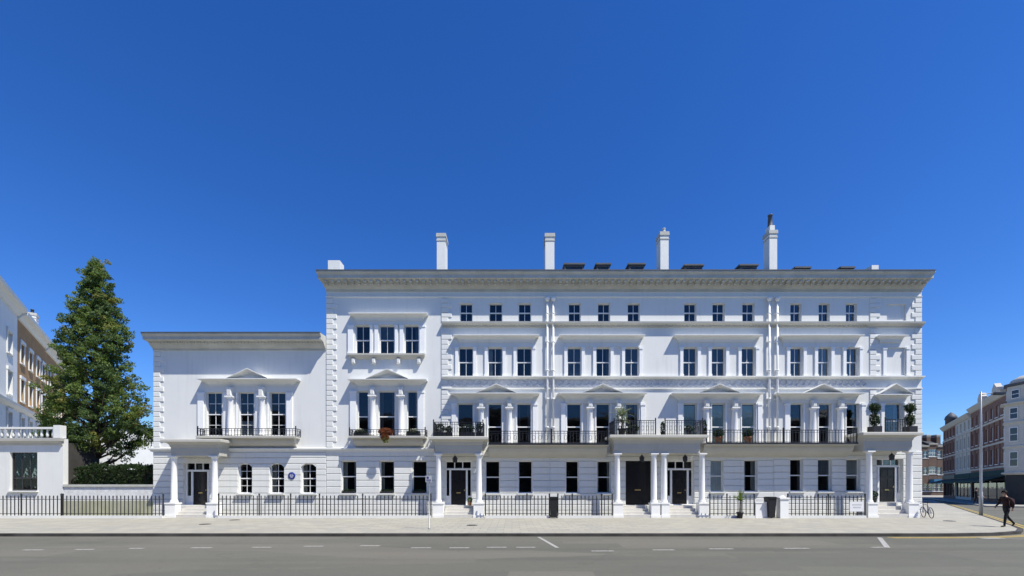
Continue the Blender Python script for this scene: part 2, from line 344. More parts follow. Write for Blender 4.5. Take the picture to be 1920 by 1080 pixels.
class House:
    def __init__(s, name, label, xa, xb, ztop, depth=10.0, cat='house', loc=None, rz=0.0):
        s.xa, s.xb, s.zt, s.depth = xa, xb, ztop, depth
        if loc is None: s.ox = (xa+xb)/2; s.root = thing(name, label, cat, (s.ox, 0, 0))
        else: s.ox = 0.0; s.root = thing(name, label, cat, loc, rz)
        s.ops = []
    def b(s, mb, name, m, parent=None): return mb.build(name, m, parent or s.root, off=(s.ox, 0, 0))
    def p(s, name, x0, x1, y0, y1, z0, z1, m, c=0.0, parent=None): return piece(name, parent or s.root, x0-s.ox, x1-s.ox, y0, y1, z0, z1, m, c)
    def window(s, x0, x1, z0, z1, cols=2, rows=(1, 1), split=0.5, yr=0.17, frame='sash_white', blind=None, bl=(0, 1), sill=0.0, arch=False, tilt=True, fw=0.055):
        """sash window: frame part, panes, glazing bars, blind as sub-parts"""
        s.ops.append((x0, x1, z0, z1))
        w, h = round(x1-x0, 3), round(z1-z0, 3)
        def fr():
            b = MB(); f = fw
            b.box(-w/2, -w/2+f, 0, 0.09, 0, h); b.box(w/2-f, w/2, 0, 0.09, 0, h); b.box(-w/2+f, w/2-f, 0, 0.09, 0, f*1.3); b.box(-w/2+f, w/2-f, 0, 0.09, h-f, h)
            b.box(-w/2+f, w/2-f, 0.005, 0.085, h*split-0.035, h*split+0.035)
            return b.mesh('window', frame)
        win = link('window', cached(('win', w, h, split, frame, fw), fr), s.root, ((x0+x1)/2-s.ox, yr, z0))
        zc = [fw*1.3]+[h*split-0.035, h*split+0.035]+[h-fw]
        for part, nr in ((0, rows[0]), (1, rows[1])):
            za, zb = zc[2*part], zc[2*part+1]
            iw, ih = (w-2*fw)/cols, (zb-za)/nr; bt = 0.032
            yp = 0.055 if part == 0 else 0.03
            for i in range(cols):
                for j in range(nr):
                    def pm(): return MB().box(-iw/2+0.004, iw/2-0.004, -0.003, 0.003, -ih/2+0.002, ih/2-0.002).mesh('pane', 'glass')
                    q = link('pane', cached(('pane', round(iw,3), round(ih,3)), pm), win, (-w/2+fw+iw*(i+0.5), yp, za+ih*(j+0.5)))
                    if tilt: q.rotation_euler = (R(random.uniform(-0.5, 0.5)), 0, R(random.uniform(-0.4, 0.4)))
            for i in range(1, cols):
                def gm(): return MB().box(-bt/2, bt/2, -0.022, 0.022, 0, zb-za).mesh('glazing_bar', frame)
                link('glazing_bar', cached(('gb', round(zb-za,3), frame), gm), win, (-w/2+fw+iw*i, yp, za))
            for j in range(1, nr):
                def gm2(): return MB().box(-w/2+fw, w/2-fw, -0.024, 0.020, -bt/2, bt/2).mesh('glazing_bar', frame)
                link('glazing_bar', cached(('gbh', w, fw, frame), gm2), win, (0, yp, za+ih*j))
        if blind:
            def bm_():
                b = MB(); za, zb = h*bl[0]+0.02, h*bl[1]-0.02; n = 14
                for k in range(n):
                    xk0, xk1 = -w/2+0.01+(w-0.02)*k/n, -w/2+0.01+(w-0.02)*(k+1)/n
                    y0, y1 = (0.0, 0.015) if k % 2 else (0.015, 0.0)
                    b.face([(xk0,y0,za),(xk1,y1,za),(xk1,y1,zb),(xk0,y0,zb)])
                return b.mesh('blind', blind)
            link('blind', cached(('blind', w, h, blind, bl), bm_), win, (0, 0.075, 0))
        if not blind and w < 1.4 and h > 1.5 and random.random() < 0.55:
            cm = random.choice(('curtain', 'curtain_grey', 'curtain_grey'))
            for sg in (-1, 1):
                cw = round(random.choice((0.16, 0.22, 0.28))*w, 2)
                def cmk():
                    b = MB(); n = 6
                    for k in range(n):
                        b.face([(cw*k/n, 0.03*(k % 2), 0.05), (cw*(k+1)/n, 0.03*((k+1) % 2), 0.05), (cw*(k+1)/n, 0.03*((k+1) % 2), h-0.03), (cw*k/n, 0.03*(k % 2), h-0.03)])
                    return b.mesh('curtain', cm)
                link('curtain', cached(('curt', cw, h, cm), cmk), win, (-w/2+0.02 if sg < 0 else w/2-0.02-cw, 0.2, 0))
        if sill:
            def sm(): return MB().box(-w/2-0.08, w/2+0.08, -yr-sill, -0.002, -0.09, -0.002).mesh('sill', 'stucco')
            link('sill', cached(('sill', w, sill, yr), sm), win, (0, 0, 0))
        if arch:   # segmental head: two spandrels close the corners of the opening
            rise = 0.22
            for sg in (-1, 1):
                b = MB()
                pts = [(sg*w/2, h+0.0), (sg*w/2, h-rise)]
                for k in range(1, 6):
                    t = k/5; pts.append((sg*w/2*(1-t*0.75), h-rise*(1-math.sin(t*math.pi/2))))
                pts[-1] = (sg*w/2*0.25, h-0.0)
                b.yprism(pts if sg > 0 else pts[::-1], -yr-0.055, -0.002)
                b.build('arch_spandrel', 'stucco_course', win)
        return win
    def courses(s, zl, m='stucco_course', x0=None, x1=None, th=0.06, skip=()):
        """channelled stucco courses between levels zl, pieces cut by openings"""
        x0 = s.xa if x0 is None else x0; x1 = s.xb if x1 is None else x1
        for k in range(len(zl)-1):
            za, zb = zl[k], zl[k+1]; zc = (za+zb)/2
            cuts = sorted([(a, c) for a, c, d, e in list(s.ops)+list(skip) if d < zc < e and c > x0 and a < x1])
            x = x0
            segs = []
            for a, c in cuts:
                if a-x > 0.1: segs.append((x, a))
                x = max(x, c)
            if x1-x > 0.1: segs.append((x, x1))
            for a, c in segs: s.p('stone_course', a+0.004, c-0.004, -th, -0.002, za+0.02, zb-0.02, m, 0.02, parent=s.wall)
    def make_wall(s, m='stucco', z0=0.0):
        b = MB(); wall_mesh(b, s.xa, s.xb, z0, s.zt, s.ops)
        b.box(s.xa, s.xa+0.3, 0.352, s.depth, z0, s.zt); b.box(s.xb-0.3, s.xb, 0.352, s.depth, z0, s.zt); b.box(s.xa+0.302, s.xb-0.302, s.depth-0.3, s.depth, z0, s.zt)
        s.wall = s.b(b, 'wall', m)
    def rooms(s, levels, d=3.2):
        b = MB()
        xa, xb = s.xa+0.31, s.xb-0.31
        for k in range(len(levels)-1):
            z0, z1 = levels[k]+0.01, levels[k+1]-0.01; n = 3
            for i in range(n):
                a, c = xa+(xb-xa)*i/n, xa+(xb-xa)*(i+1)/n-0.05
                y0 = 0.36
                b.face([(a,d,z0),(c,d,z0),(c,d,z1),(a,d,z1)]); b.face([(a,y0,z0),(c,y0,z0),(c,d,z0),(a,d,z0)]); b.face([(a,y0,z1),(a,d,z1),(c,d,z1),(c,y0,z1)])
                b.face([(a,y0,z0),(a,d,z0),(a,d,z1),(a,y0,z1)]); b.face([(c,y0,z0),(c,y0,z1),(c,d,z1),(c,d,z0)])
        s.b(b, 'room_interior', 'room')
    def quoins(s, x_edge, side, z0, z1, h=0.342, th=0.05, long=0.70, short=0.46):
        """alternating corner stones; side = +1 grows to the right of x_edge, -1 to the left"""
        n = max(1, round((z1-z0)/h)); hh = (z1-z0)/n
        for k in range(n):
            w = long if k % 2 else short
            a, c = (x_edge, x_edge+w) if side > 0 else (x_edge-w, x_edge)
            s.p('quoin', a, c, -th, -0.002, z0+k*hh+0.012, z0+(k+1)*hh-0.012, 'stucco', 0.025, parent=s.wall)
    def hood(s, x0, x1, zlip, P=0.6, frieze_bot=None, pediment=None, m='stucco', lip=0.14, bed=0.2):
        """entablature over a window group: x0,x1 = lip ends in metres"""
        b = MB(); e = 0.10
        pr = [(0, zlip-lip-bed-0.06), (0.10, zlip-lip-bed-0.06), (0.12, zlip-lip-bed+0.04), (P*0.34, zlip-lip-0.08), (P*0.62, zlip-lip*0.75), (P*0.9, zlip-0.07), (P, zlip-0.05), (P, zlip), (0, zlip+0.05)]
        b.prof(x0+P-e, x1-P+e, pr, pref=e)
        h = s.b(b, 'window_hood', m)
        if frieze_bot is not None:
            f = MB().box(x0+P-0.05, x1-P+0.05, -0.06, -0.003, frieze_bot, zlip-lip-bed-0.064)
            s.b(f, 'frieze', 'stucco', h)
        if pediment:
            xa, xb, za = pediment; xc = (xa+xb)/2; zb = zlip+0.002; t = 0.15
            f = MB()
            f.yprism([(xa+0.3, zb+0.05), (xb-0.3, zb+0.05), (xc, za-t*1.1)], -0.14, -0.003)
            s.b(f, 'tympanum', m, h)
            for sg, xe in ((-1, xa), (1, xb)):
                f = MB(); sl = (xc, za-zb)
                rows = [(-0.003, 0.0), (-P-0.02, 0.0), (-P-0.02, 0.05), (-P*0.62, 0.12), (-0.15, 0.24), (-0.003, 0.24)]
                A = [(xe, y, zb+0.02-dz*0.25) for y, dz in rows]; B = [(xc, y, za-dz) for y, dz in rows]; n = len(rows)
                for k in range(n-1): f.face([A[k], A[k+1], B[k+1], B[k]] if sg < 0 else [B[k], B[k+1], A[k+1], A[k]])
                f.face(A if sg > 0 else A[::-1])
                s.b(f, 'raking_cornice', m, h)
        return h
    def pilaster(s, x0, x1, z0, z1, p=0.10, m='paint_white', name='pilaster'):
        b = MB(); b.box(x0, x1, -p, -0.003, z0+0.12, z1-0.14); b.box(x0-0.03, x1+0.03, -p-0.03, -0.003, z0, z0+0.118); b.box(x0-0.03, x1+0.03, -p-0.035, -0.003, z1-0.138, z1)
        return s.b(b, name, m)
    def column(s, xc, yc, z0, z1, r, parent=None, name='column'):
        b = MB(); h = z1-z0
        b.lathe(xc, yc, [(r*1.3, z0), (r*1.3, z0+0.06), (r*1.18, z0+0.09), (r*1.22, z0+0.13), (r*1.02, z0+0.17), (r, z0+0.2), (r*0.99, z0+h*0.4), (r*0.86, z1-0.3), (r*0.94, z1-0.27), (r*0.87, z1-0.24), (r*0.9, z1-0.17), (r*1.2, z1-0.1), (r*1.25, z1-0.085)], 18)
        b.box(xc-r*1.32, xc+r*1.32, yc-r*1.32, yc+r*1.32, z1-0.084, z1)
        return s.b(b, name, 'paint_white', parent)
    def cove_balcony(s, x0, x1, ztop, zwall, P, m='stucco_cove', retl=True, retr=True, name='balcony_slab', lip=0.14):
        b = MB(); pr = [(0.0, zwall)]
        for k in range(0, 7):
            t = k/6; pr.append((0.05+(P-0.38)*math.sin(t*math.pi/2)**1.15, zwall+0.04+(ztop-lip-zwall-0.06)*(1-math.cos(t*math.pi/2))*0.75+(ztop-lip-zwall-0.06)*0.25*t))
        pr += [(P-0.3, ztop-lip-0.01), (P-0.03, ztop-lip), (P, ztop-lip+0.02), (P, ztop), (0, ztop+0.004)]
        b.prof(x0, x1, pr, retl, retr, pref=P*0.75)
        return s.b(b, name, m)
    def railing(s, x0, x1, y, z0, z1, step=0.16, ends=(True, True), sides=None, name='balcony_railing', scroll=True):
        b = MB(); r = 0.013
        def run(ax, ay, bx, by):
            L = math.hypot(bx-ax, by-ay); n = max(2, round(L/step))
            dx, dy = (bx-ax)/L, (by-ay)/L
            def bar(za, zb, hw):
                c = [(ax-dy*hw, ay+dx*hw), (bx-dy*hw, by+dx*hw), (bx+dy*hw, by-dx*hw), (ax+dy*hw, ay-dx*hw)]
                b.prism(c[::-1], za, zb)
            bar(z1-0.035, z1, 0.028); bar(z1-0.17, z1-0.15, 0.012); bar(z0+0.05, z0+0.075, 0.016)
            for k in range(n+1):
                t = k/n; px, py = ax+(bx-ax)*t, ay+(by-ay)*t
                b.box(px-r, px+r, py-r, py+r, z0, z1-0.03)
                if scroll and k < n and k % 2 == 0:
                    qx, qy = ax+(bx-ax)*(t+0.5/n), ay+(by-ay)*(t+0.5/n); ring = []
                    for a in range(9):
                        an = a/8*2*math.pi; q = step*0.42*math.cos(an); ring.append((qx+dx*q, qy+dy*q, (z0+z1)/2-0.03+0.17*math.sin(an)))
                    b.tube(ring, 0.010, 4)
        run(x0, y, x1, y)
        for sd, e in zip((x0, x1), ends):
            if e: run(sd, y, sd, -0.03)
        o = s.b(b, name, 'iron')
        for xp in (x0, x1):
            p = MB(); p.box(xp-0.03, xp+0.03, y-0.03, y+0.03, z0, z1+0.06); p.lathe(xp, y, [(0.03, z1+0.06), (0.05, z1+0.1), (0.03, z1+0.15), (0.0, z1+0.17)], 8)
            s.b(p, 'railing_post', 'iron', o)
        return o
    def downpipe(s, xc, z0, z1, hopper=True):
        b = MB(); b.lathe(xc, -0.16, [(0.065, z0), (0.065, z1)], 10)
        z = z0+1.0
        while z < z1-0.5:
            b.lathe(xc, -0.16, [(0.085, z), (0.085, z+0.08)], 10); b.box(xc-0.13, xc+0.13, -0.12, -0.003, z+0.01, z+0.06); z += 1.9
        if hopper:
            b.lathe(xc, -0.16, [(0.065, z1), (0.16, z1+0.16), (0.16, z1+0.3)], 8)
        return s.b(b, 'drainpipe', 'paint_white')
    def doorway(s, x0, x1, z0, ztr0, ztr1, dx0, dx1, doorh, big=False):
        """entrance opening with frame, panelled door, sidelights and transom light"""
        s.ops.append((x0, x1, z0, ztr1))
        f = MB(); y0, y1 = 0.2, 0.32; t = 0.07
        f.box(x0, x1, y0, y1, ztr0-0.1, ztr0); f.box(x0, x1, y0, y1, ztr1-0.06, ztr1)
        f.box(x0, x0+t, y0, y1, z0, ztr0-0.102); f.box(x1-t, x1, y0, y1, z0, ztr0-0.102); f.box(x0, x0+t, y0, y1, ztr0+0.002, ztr1-0.062); f.box(x1-t, x1, y0, y1, ztr0+0.002, ztr1-0.062)
        f.box(dx0-0.12, dx0, y0-0.02, y1, z0, ztr0-0.102); f.box(dx1, dx1+0.12, y0-0.02, y1, z0, ztr0-0.102)
        for a, c in ((x0+t, dx0-0.12), (dx1+0.12, x1-t)):
            if c-a > 0.05: f.box(a, c, y0+0.01, y1-0.02, z0, z0+0.62)
        fo = s.b(f, 'door_frame', 'paint_white')
        d = MB(); d.box(dx0, dx1, 0.25, 0.3, z0+0.01, ztr0-0.102)
        do = s.b(d, 'door', 'door_black')
        w = dx1-dx0
        for i in range(2):
            for za, zb in ((0.12, 0.33), (0.40, 0.66), (0.72, 0.94)):
                H = ztr0-0.1-z0; a = dx0+w*(0.1+0.45*i)
                s.p('door_panel', a, a+w*0.35, 0.232, 0.2505, z0+H*za, z0+H*zb, 'door_black', 0.012, parent=do)
        k = MB(); k.lathe(dx1-0.1, 0.22, [(0.0, z0+0.95), (0.035, z0+0.98), (0.035, z0+1.02), (0.0, z0+1.05)], 8); s.b(k, 'door_knob', 'brass', do)
        s.p('letter_plate', (dx0+dx1)/2-0.14, (dx0+dx1)/2+0.14, 0.218, 0.231, z0+0.78, z0+0.85, 'brass', 0.0, parent=do)
        n = 3; tw = (x1-x0-2*t)/n
        to = s.b(MB().box(x0+t, x1-t, y0+0.03, y1-0.03, ztr0+0.002, ztr0+0.03), 'transom_light', 'paint_white')
        for i in range(1, n): s.p('transom_bar', x0+t+tw*i-0.03, x0+t+tw*i+0.03, y0+0.02, y1-0.02, ztr0+0.031, ztr1-0.062, 'paint_white', parent=to)
        for i in range(n): s.p('pane', x0+t+tw*i+0.031, x0+t+tw*(i+1)-0.031, 0.255, 0.262, ztr0+0.032, ztr1-0.063, 'glass', parent=to)
        for a, c in ((x0+t, dx0-0.12), (dx1+0.12, x1-t)):
            if c-a > 0.05:
                for j in range(2):
                    zz0, zz1 = z0+0.64, ztr0-0.105; hh = (zz1-zz0)/2
                    s.p('sidelight_pane', a+0.004, c-0.004, 0.262, 0.268, zz0+j*hh+0.01, zz0+(j+1)*hh-0.01, 'glass', parent=fo)
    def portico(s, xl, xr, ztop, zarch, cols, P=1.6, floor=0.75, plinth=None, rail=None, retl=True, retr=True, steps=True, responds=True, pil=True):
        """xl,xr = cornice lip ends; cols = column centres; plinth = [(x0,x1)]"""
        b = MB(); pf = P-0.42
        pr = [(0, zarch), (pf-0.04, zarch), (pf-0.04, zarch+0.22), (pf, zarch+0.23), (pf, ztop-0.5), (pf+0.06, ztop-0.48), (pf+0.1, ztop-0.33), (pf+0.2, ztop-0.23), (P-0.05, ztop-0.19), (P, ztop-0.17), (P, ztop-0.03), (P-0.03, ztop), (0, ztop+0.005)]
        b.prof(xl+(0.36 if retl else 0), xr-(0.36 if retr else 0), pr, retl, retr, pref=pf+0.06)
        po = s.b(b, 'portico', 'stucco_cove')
        yc = -(pf-0.20)
        for xc in cols: s.column(xc, yc, 0.95, zarch-0.002, 0.185, po)
        for a, c in plinth:
            q = MB(); q.box(a, c, yc-0.3, yc+0.3, 0.0, 0.16); q.box(a+0.035, c-0.035, yc-0.265, yc+0.265, 0.161, 0.86); q.box(a, c, yc-0.3, yc+0.3, 0.861, 0.948)
            s.b(q, 'plinth', 'paint_white', po)
        if steps:
            xa, xb = plinth[0][1]+0.003, plinth[-1][0]-0.003
            for k in range(4):
                y0 = -P+0.36+0.26*k; s.p('step', xa, xb, y0, (y0+0.258) if k < 3 else -0.065, 0.0, floor*(k+1)/4, 'step_stone', 0.0, parent=po)
        if rail: s.railing(xl+0.3, xr-0.3, -P+0.2, ztop+0.006, rail, 0.15, rail_ends if False else (retl, retr))
        return po
    def lantern(s, xc, yc, z, zc):
        b = MB(); b.lathe(xc, yc, [(0.01, z+0.45), (0.01, zc)], 6); b.lathe(xc, yc, [(0.07, z), (0.14, z+0.03), (0.17, z+0.3), (0.13, z+0.34), (0.03, z+0.46)], 6, smooth=False)
        s.b(b, 'lantern', 'iron')
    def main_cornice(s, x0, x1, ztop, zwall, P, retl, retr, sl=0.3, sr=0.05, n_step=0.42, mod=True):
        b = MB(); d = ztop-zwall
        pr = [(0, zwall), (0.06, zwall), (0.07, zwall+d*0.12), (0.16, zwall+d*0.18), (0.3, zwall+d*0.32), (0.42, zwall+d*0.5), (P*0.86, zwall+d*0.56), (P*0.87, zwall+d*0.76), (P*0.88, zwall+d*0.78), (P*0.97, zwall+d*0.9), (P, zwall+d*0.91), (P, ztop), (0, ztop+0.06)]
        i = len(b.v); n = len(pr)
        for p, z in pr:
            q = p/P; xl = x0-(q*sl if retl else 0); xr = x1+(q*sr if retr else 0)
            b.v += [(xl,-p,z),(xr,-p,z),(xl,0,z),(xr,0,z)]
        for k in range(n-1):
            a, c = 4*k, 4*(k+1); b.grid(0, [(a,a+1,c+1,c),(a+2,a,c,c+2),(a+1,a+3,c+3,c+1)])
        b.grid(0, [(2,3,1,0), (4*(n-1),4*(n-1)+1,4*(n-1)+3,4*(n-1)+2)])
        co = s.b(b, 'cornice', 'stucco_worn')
        mb = MB(); L = x1-x0; k = max(2, round(L/n_step))
        for j in range(k):
            xm = x0+L*(j+0.5)/k
            zt = zwall+d*0.555
            if not mod: mb.box(xm-0.05, xm+0.05, -0.5, -0.41, zt-0.12, zt-0.02); continue
            mb.yprism([(xm-0.085, zt-0.17), (xm+0.085, zt-0.17), (xm+0.085, zt), (xm-0.085, zt)], -P*0.74, -0.40)
            mb.yprism([(xm-0.065, zt-0.26), (xm+0.065, zt-0.26), (xm+0.065, zt-0.172), (xm-0.065, zt-0.172)], -P*0.56, -0.30)
        stuff(s.b(mb, 'modillions', 'stucco_worn', co))
        g = MB(); g.box(x0-(sl if retl else 0), x1+(sr if retr else 0), -P-0.04, -P+0.1, ztop+0.004, ztop+0.05); s.b(g, 'gutter', 'lead', co)
        return co
    def chimney(s, xc, w, y0, y1, z0, z1, pots=3, cap=True, m='stucco'):
        b = MB(); b.box(xc-w/2, xc+w/2, y0, y1, z0, z1)
        c = s.b(b, 'chimney', m)
        if cap:
            q = MB(); q.box(xc-w/2-0.03, xc+w/2+0.03, y0-0.03, y1+0.03, z1-0.3, z1-0.2); q.box(xc-w/2-0.05, xc+w/2+0.05, y0-0.05, y1+0.05, z1+0.002, z1+0.16); q.box(xc-w/2-0.04, xc+w/2+0.04, y0-0.04, y1+0.04, z1+0.162, z1+0.26)
            s.b(q, 'chimney_cap', 'stucco_worn', c)
        return c
    def dormer(s, xa, xb, y, z0, z1, dark=True):
        b = MB(); t = 0.1
        b.box(xa, xa+t, y, y+1.6, z0, z1); b.box(xb-t, xb, y, y+1.6, z0, z1); b.box(xa+t, xb-t, y, y+0.08, z1-0.12, z1); b.box(xa+t, xb-t, y, y+0.08, z0, z0+0.9)
        d = s.b(b, 'dormer', 'lead')
        r = MB().box(xa-0.1, xb+0.1, y-0.1, y+1.7, z1+0.002, z1+0.12); s.b(r, 'dormer_roof', 'lead', d)
        n = 2; w = (xb-xa-2*t)/n
        for i in range(n): s.p('pane', xa+t+w*i+0.02, xa+t+w*(i+1)-0.02, y+0.03, y+0.04, z0+0.9, z1-0.122, 'glass', parent=d)
        k = MB().box(xa+t, xb-t, y+0.5, y+0.52, z0, z1-0.13); s.b(k, 'dormer_interior', 'room', d)
    def roof(s, z0, z1, y0=0.36, m='slate', inset=0.0):
        b = MB(); d = s.depth
        b.yprism  # flat-topped roof: front slope, flat, back slope
        xa, xb = s.xa+inset+0.004, s.xb-inset-0.004
        pts = [(y0, z0), (y0, z0+0.06), (2.2, z1), (d-2.2, z1), (d-0.02, z0+0.06), (d-0.02, z0)]
        i = len(b.v); n = len(pts)
        b.v += [(xa, y, z) for y, z in pts]+[(xb, y, z) for y, z in pts]
        b.f.append(tuple(range(n))); b.mi.append(0); b.sm.append(False)
        b.f.append(tuple(n+k for k in reversed(range(n)))); b.mi.append(0); b.sm.append(False)
        for k in range(n):
            k2 = (k+1) % n; b.f.append((k2, k, n+k, n+k2)); b.mi.append(0); b.sm.append(False)
        return s.b(b, 'roof', m)

# ------------------------------------------------------------------ ground
K = [(-90, -10.9), (18.6, -10.9), (20.8, -10.6), (22.6, -9.9), (24.0, -8.75), (25.6, -7.0), (33.0, 1.7), (62.0, 36.0)]
road = MB(); road.face([(-700,-300,-0.12),(700,-300,-0.12),(700,900,-0.12),(-700,900,-0.12)]); struct(road.build('road', 'asphalt'))
pv = MB(); poly = K+[(62, 60), (-90, 60)]
pv.face([(x,y,0) for x,y in poly]); 
struct(pv.build('pavement', 'paving'))
def offset(path, d):
    out = []
    for i, p in enumerate(path):
        a = Vector(path[max(i-1,0)]); c = Vector(path[min(i+1,len(path)-1)]); t = (c-a).normalized(); out.append((p[0]+t.y*d, p[1]-t.x*d))
    return out
def smoothpath(path, n=3):
    for _ in range(n):
        q = [path[0]]
        for a, c in zip(path[:-1], path[1:]):
            q += [(a[0]*.75+c[0]*.25, a[1]*.75+c[1]*.25), (a[0]*.25+c[0]*.75, a[1]*.25+c[1]*.75)]
        path = q+[path[-1]]
    return path
def strip(path, d0, d1, z0, z1, b):
    A, B = offset(path, d0), offset(path, d1)
    for k in range(len(path)-1):
        p = [A[k], A[k+1], B[k+1], B[k]]; b.prism(p[::-1], z0, z1)
kb = MB(); strip(K, -0.02, 0.16, -0.2, 0.004, kb); struct(kb.build('kerb', 'kerb_granite'))
# far-side pavement in front of the shops
du = Vector((0.587, 0.809)); nn = Vector((-0.809, 0.587)); o0 = Vector((19.4+0.726*46, 16.0))
fp = [o0+nn*3.2-du*2, o0+nn*3.2+du*90, o0-nn*20+du*90, o0-nn*20-du*2]
struct(MB().prism([(p.x, p.y) for p in fp][::-1], -0.2, 0.0).build('far_pavement', 'paving'))
# ---- road markings
def flat(x0, x1, y0, y1, z=-0.116): return MB().box(x0, x1, y0, y1, z-0.003, z)
dl = 15.35; yd = -30+dl
marks = [(43,80,1031),(141,176,1030),(243,269,1028),(359,397,1027),(473,509,1026),(570,606,1024),(676,712,1023),(771,808,1027),(843,880,1027),(913,950,1026),(968,1004,1026),(1109,1151,1033),(1224,1265,1031),(1330,1375,1029),(1470,1517,1028),(1633,1666,1026)]
opp = ['the wide window of the neighbouring white building', 'the trunk side of the garden railing', 'the garden wall end', 'the villa steps', 'the railing beside the villa porch', 'the blue plaque', 'the window next to the villa', 'the sign pole', 'the single-bay portico door', 'the railing right past the single-bay portico', 'the wheelie bin by the drainpipes, beside the slanting divider', 'the windows next to the wide black door', 'the paired columns', 'the spiky yucca', 'the white gate pier and name board railing', 'the corner portico']
for (a, c, py), op in zip(marks, opp):
    d = 840*2.116/(py-912); y = -30+d; wx = (c-a)/840*d; x = ((a+c)/2-960)/840*d
    o = flat(-wx/2, wx/2, -0.07, 0.07, 0.0).build('bay_marking', 'road_paint', loc=(x, y, -0.115))
    tag(o, 'worn white bay dash opposite '+op, 'road marking', 'white dashes along the parking bays')
def diag(p0, p1, w, label):
    q = []
    for px, py in (p0, p1):
        d = 840*2.116/(py-912); q.append(Vector(((px-960)/840*d, -30+d)))
    t = (q[1]-q[0]).normalized(); n_ = Vector((-t.y, t.x))*w/2; c = (q[0]+q[1])/2
    pts = [q[0]+n_-c, q[0]-n_-c, q[1]-n_-c, q[1]+n_-c]
    o = MB().prism([(p.x, p.y) for p in pts], -0.003, 0).build('bay_marking', 'road_paint', loc=(c.x, c.y, -0.112)); tag(o, label, 'road marking')
diag((1010, 1007), (1045, 1027), 0.13, 'slanting white bay divider opposite the double portico steps')
diag((1649, 1008), (1664, 1027), 0.16, 'thick white bay end line where the yellow lines begin')
for k, off in enumerate((0.42, 0.66)):
    path = smoothpath([p for p in [(15.6, -10.9)]+K[1:]], 2)
    b = MB(); strip(path, off, off+0.11, -0.004, 0, b)
    o = b.build('yellow_line', 'yellow_paint', loc=(0, 0, -0.114)); tag(o, ['yellow no-parking line nearest the kerb bending round the corner', 'outer yellow no-parking line bending round the corner'][k], 'road marking')
for a, c, y0, y1, lb in ((19.1, 20.0, -11.9, -11.55, 'short white give-way dash beside the yellow lines'), (21.3, 22.6, -11.75, -11.35, 'wide white give-way dash at the mouth of the side street')):
    o = flat(-(c-a)/2, (c-a)/2, -(y1-y0)/2, (y1-y0)/2, 0).build('give_way_marking', 'road_paint', loc=((a+c)/2, (y0+y1)/2, -0.109)); tag(o, lb, 'road marking')
# coal-hole covers and gully in the pavement
for px, py, lb in ((385, 983, 'small dark round iron coal-hole cover before the villa steps'), (885, 985, 'dark iron cover before the single-bay portico steps'), (1780, 977, 'dark iron cover on the corner pavement beyond the bicycle'), (440, 975, 'small iron cover close to the villa railings')):
    d = 1680/(py-912); b = MB().lathe(0, 0, [(0.28, 0.0), (0.28, 0.012), (0.24, 0.016), (0.22, 0.012), (0.05, 0.016), (0.0, 0.016)], 20, smooth=False)
    for k in range(8):
        a = k*math.pi/4; b.box(0.13*math.cos(a)-0.02, 0.13*math.cos(a)+0.02, 0.13*math.sin(a)-0.02, 0.13*math.sin(a)+0.02, 0.013, 0.019)
    tag(b.build('iron_cover', 'iron', loc=((px-960)/840*d, -30+d, 0.001)), lb, 'drain cover')

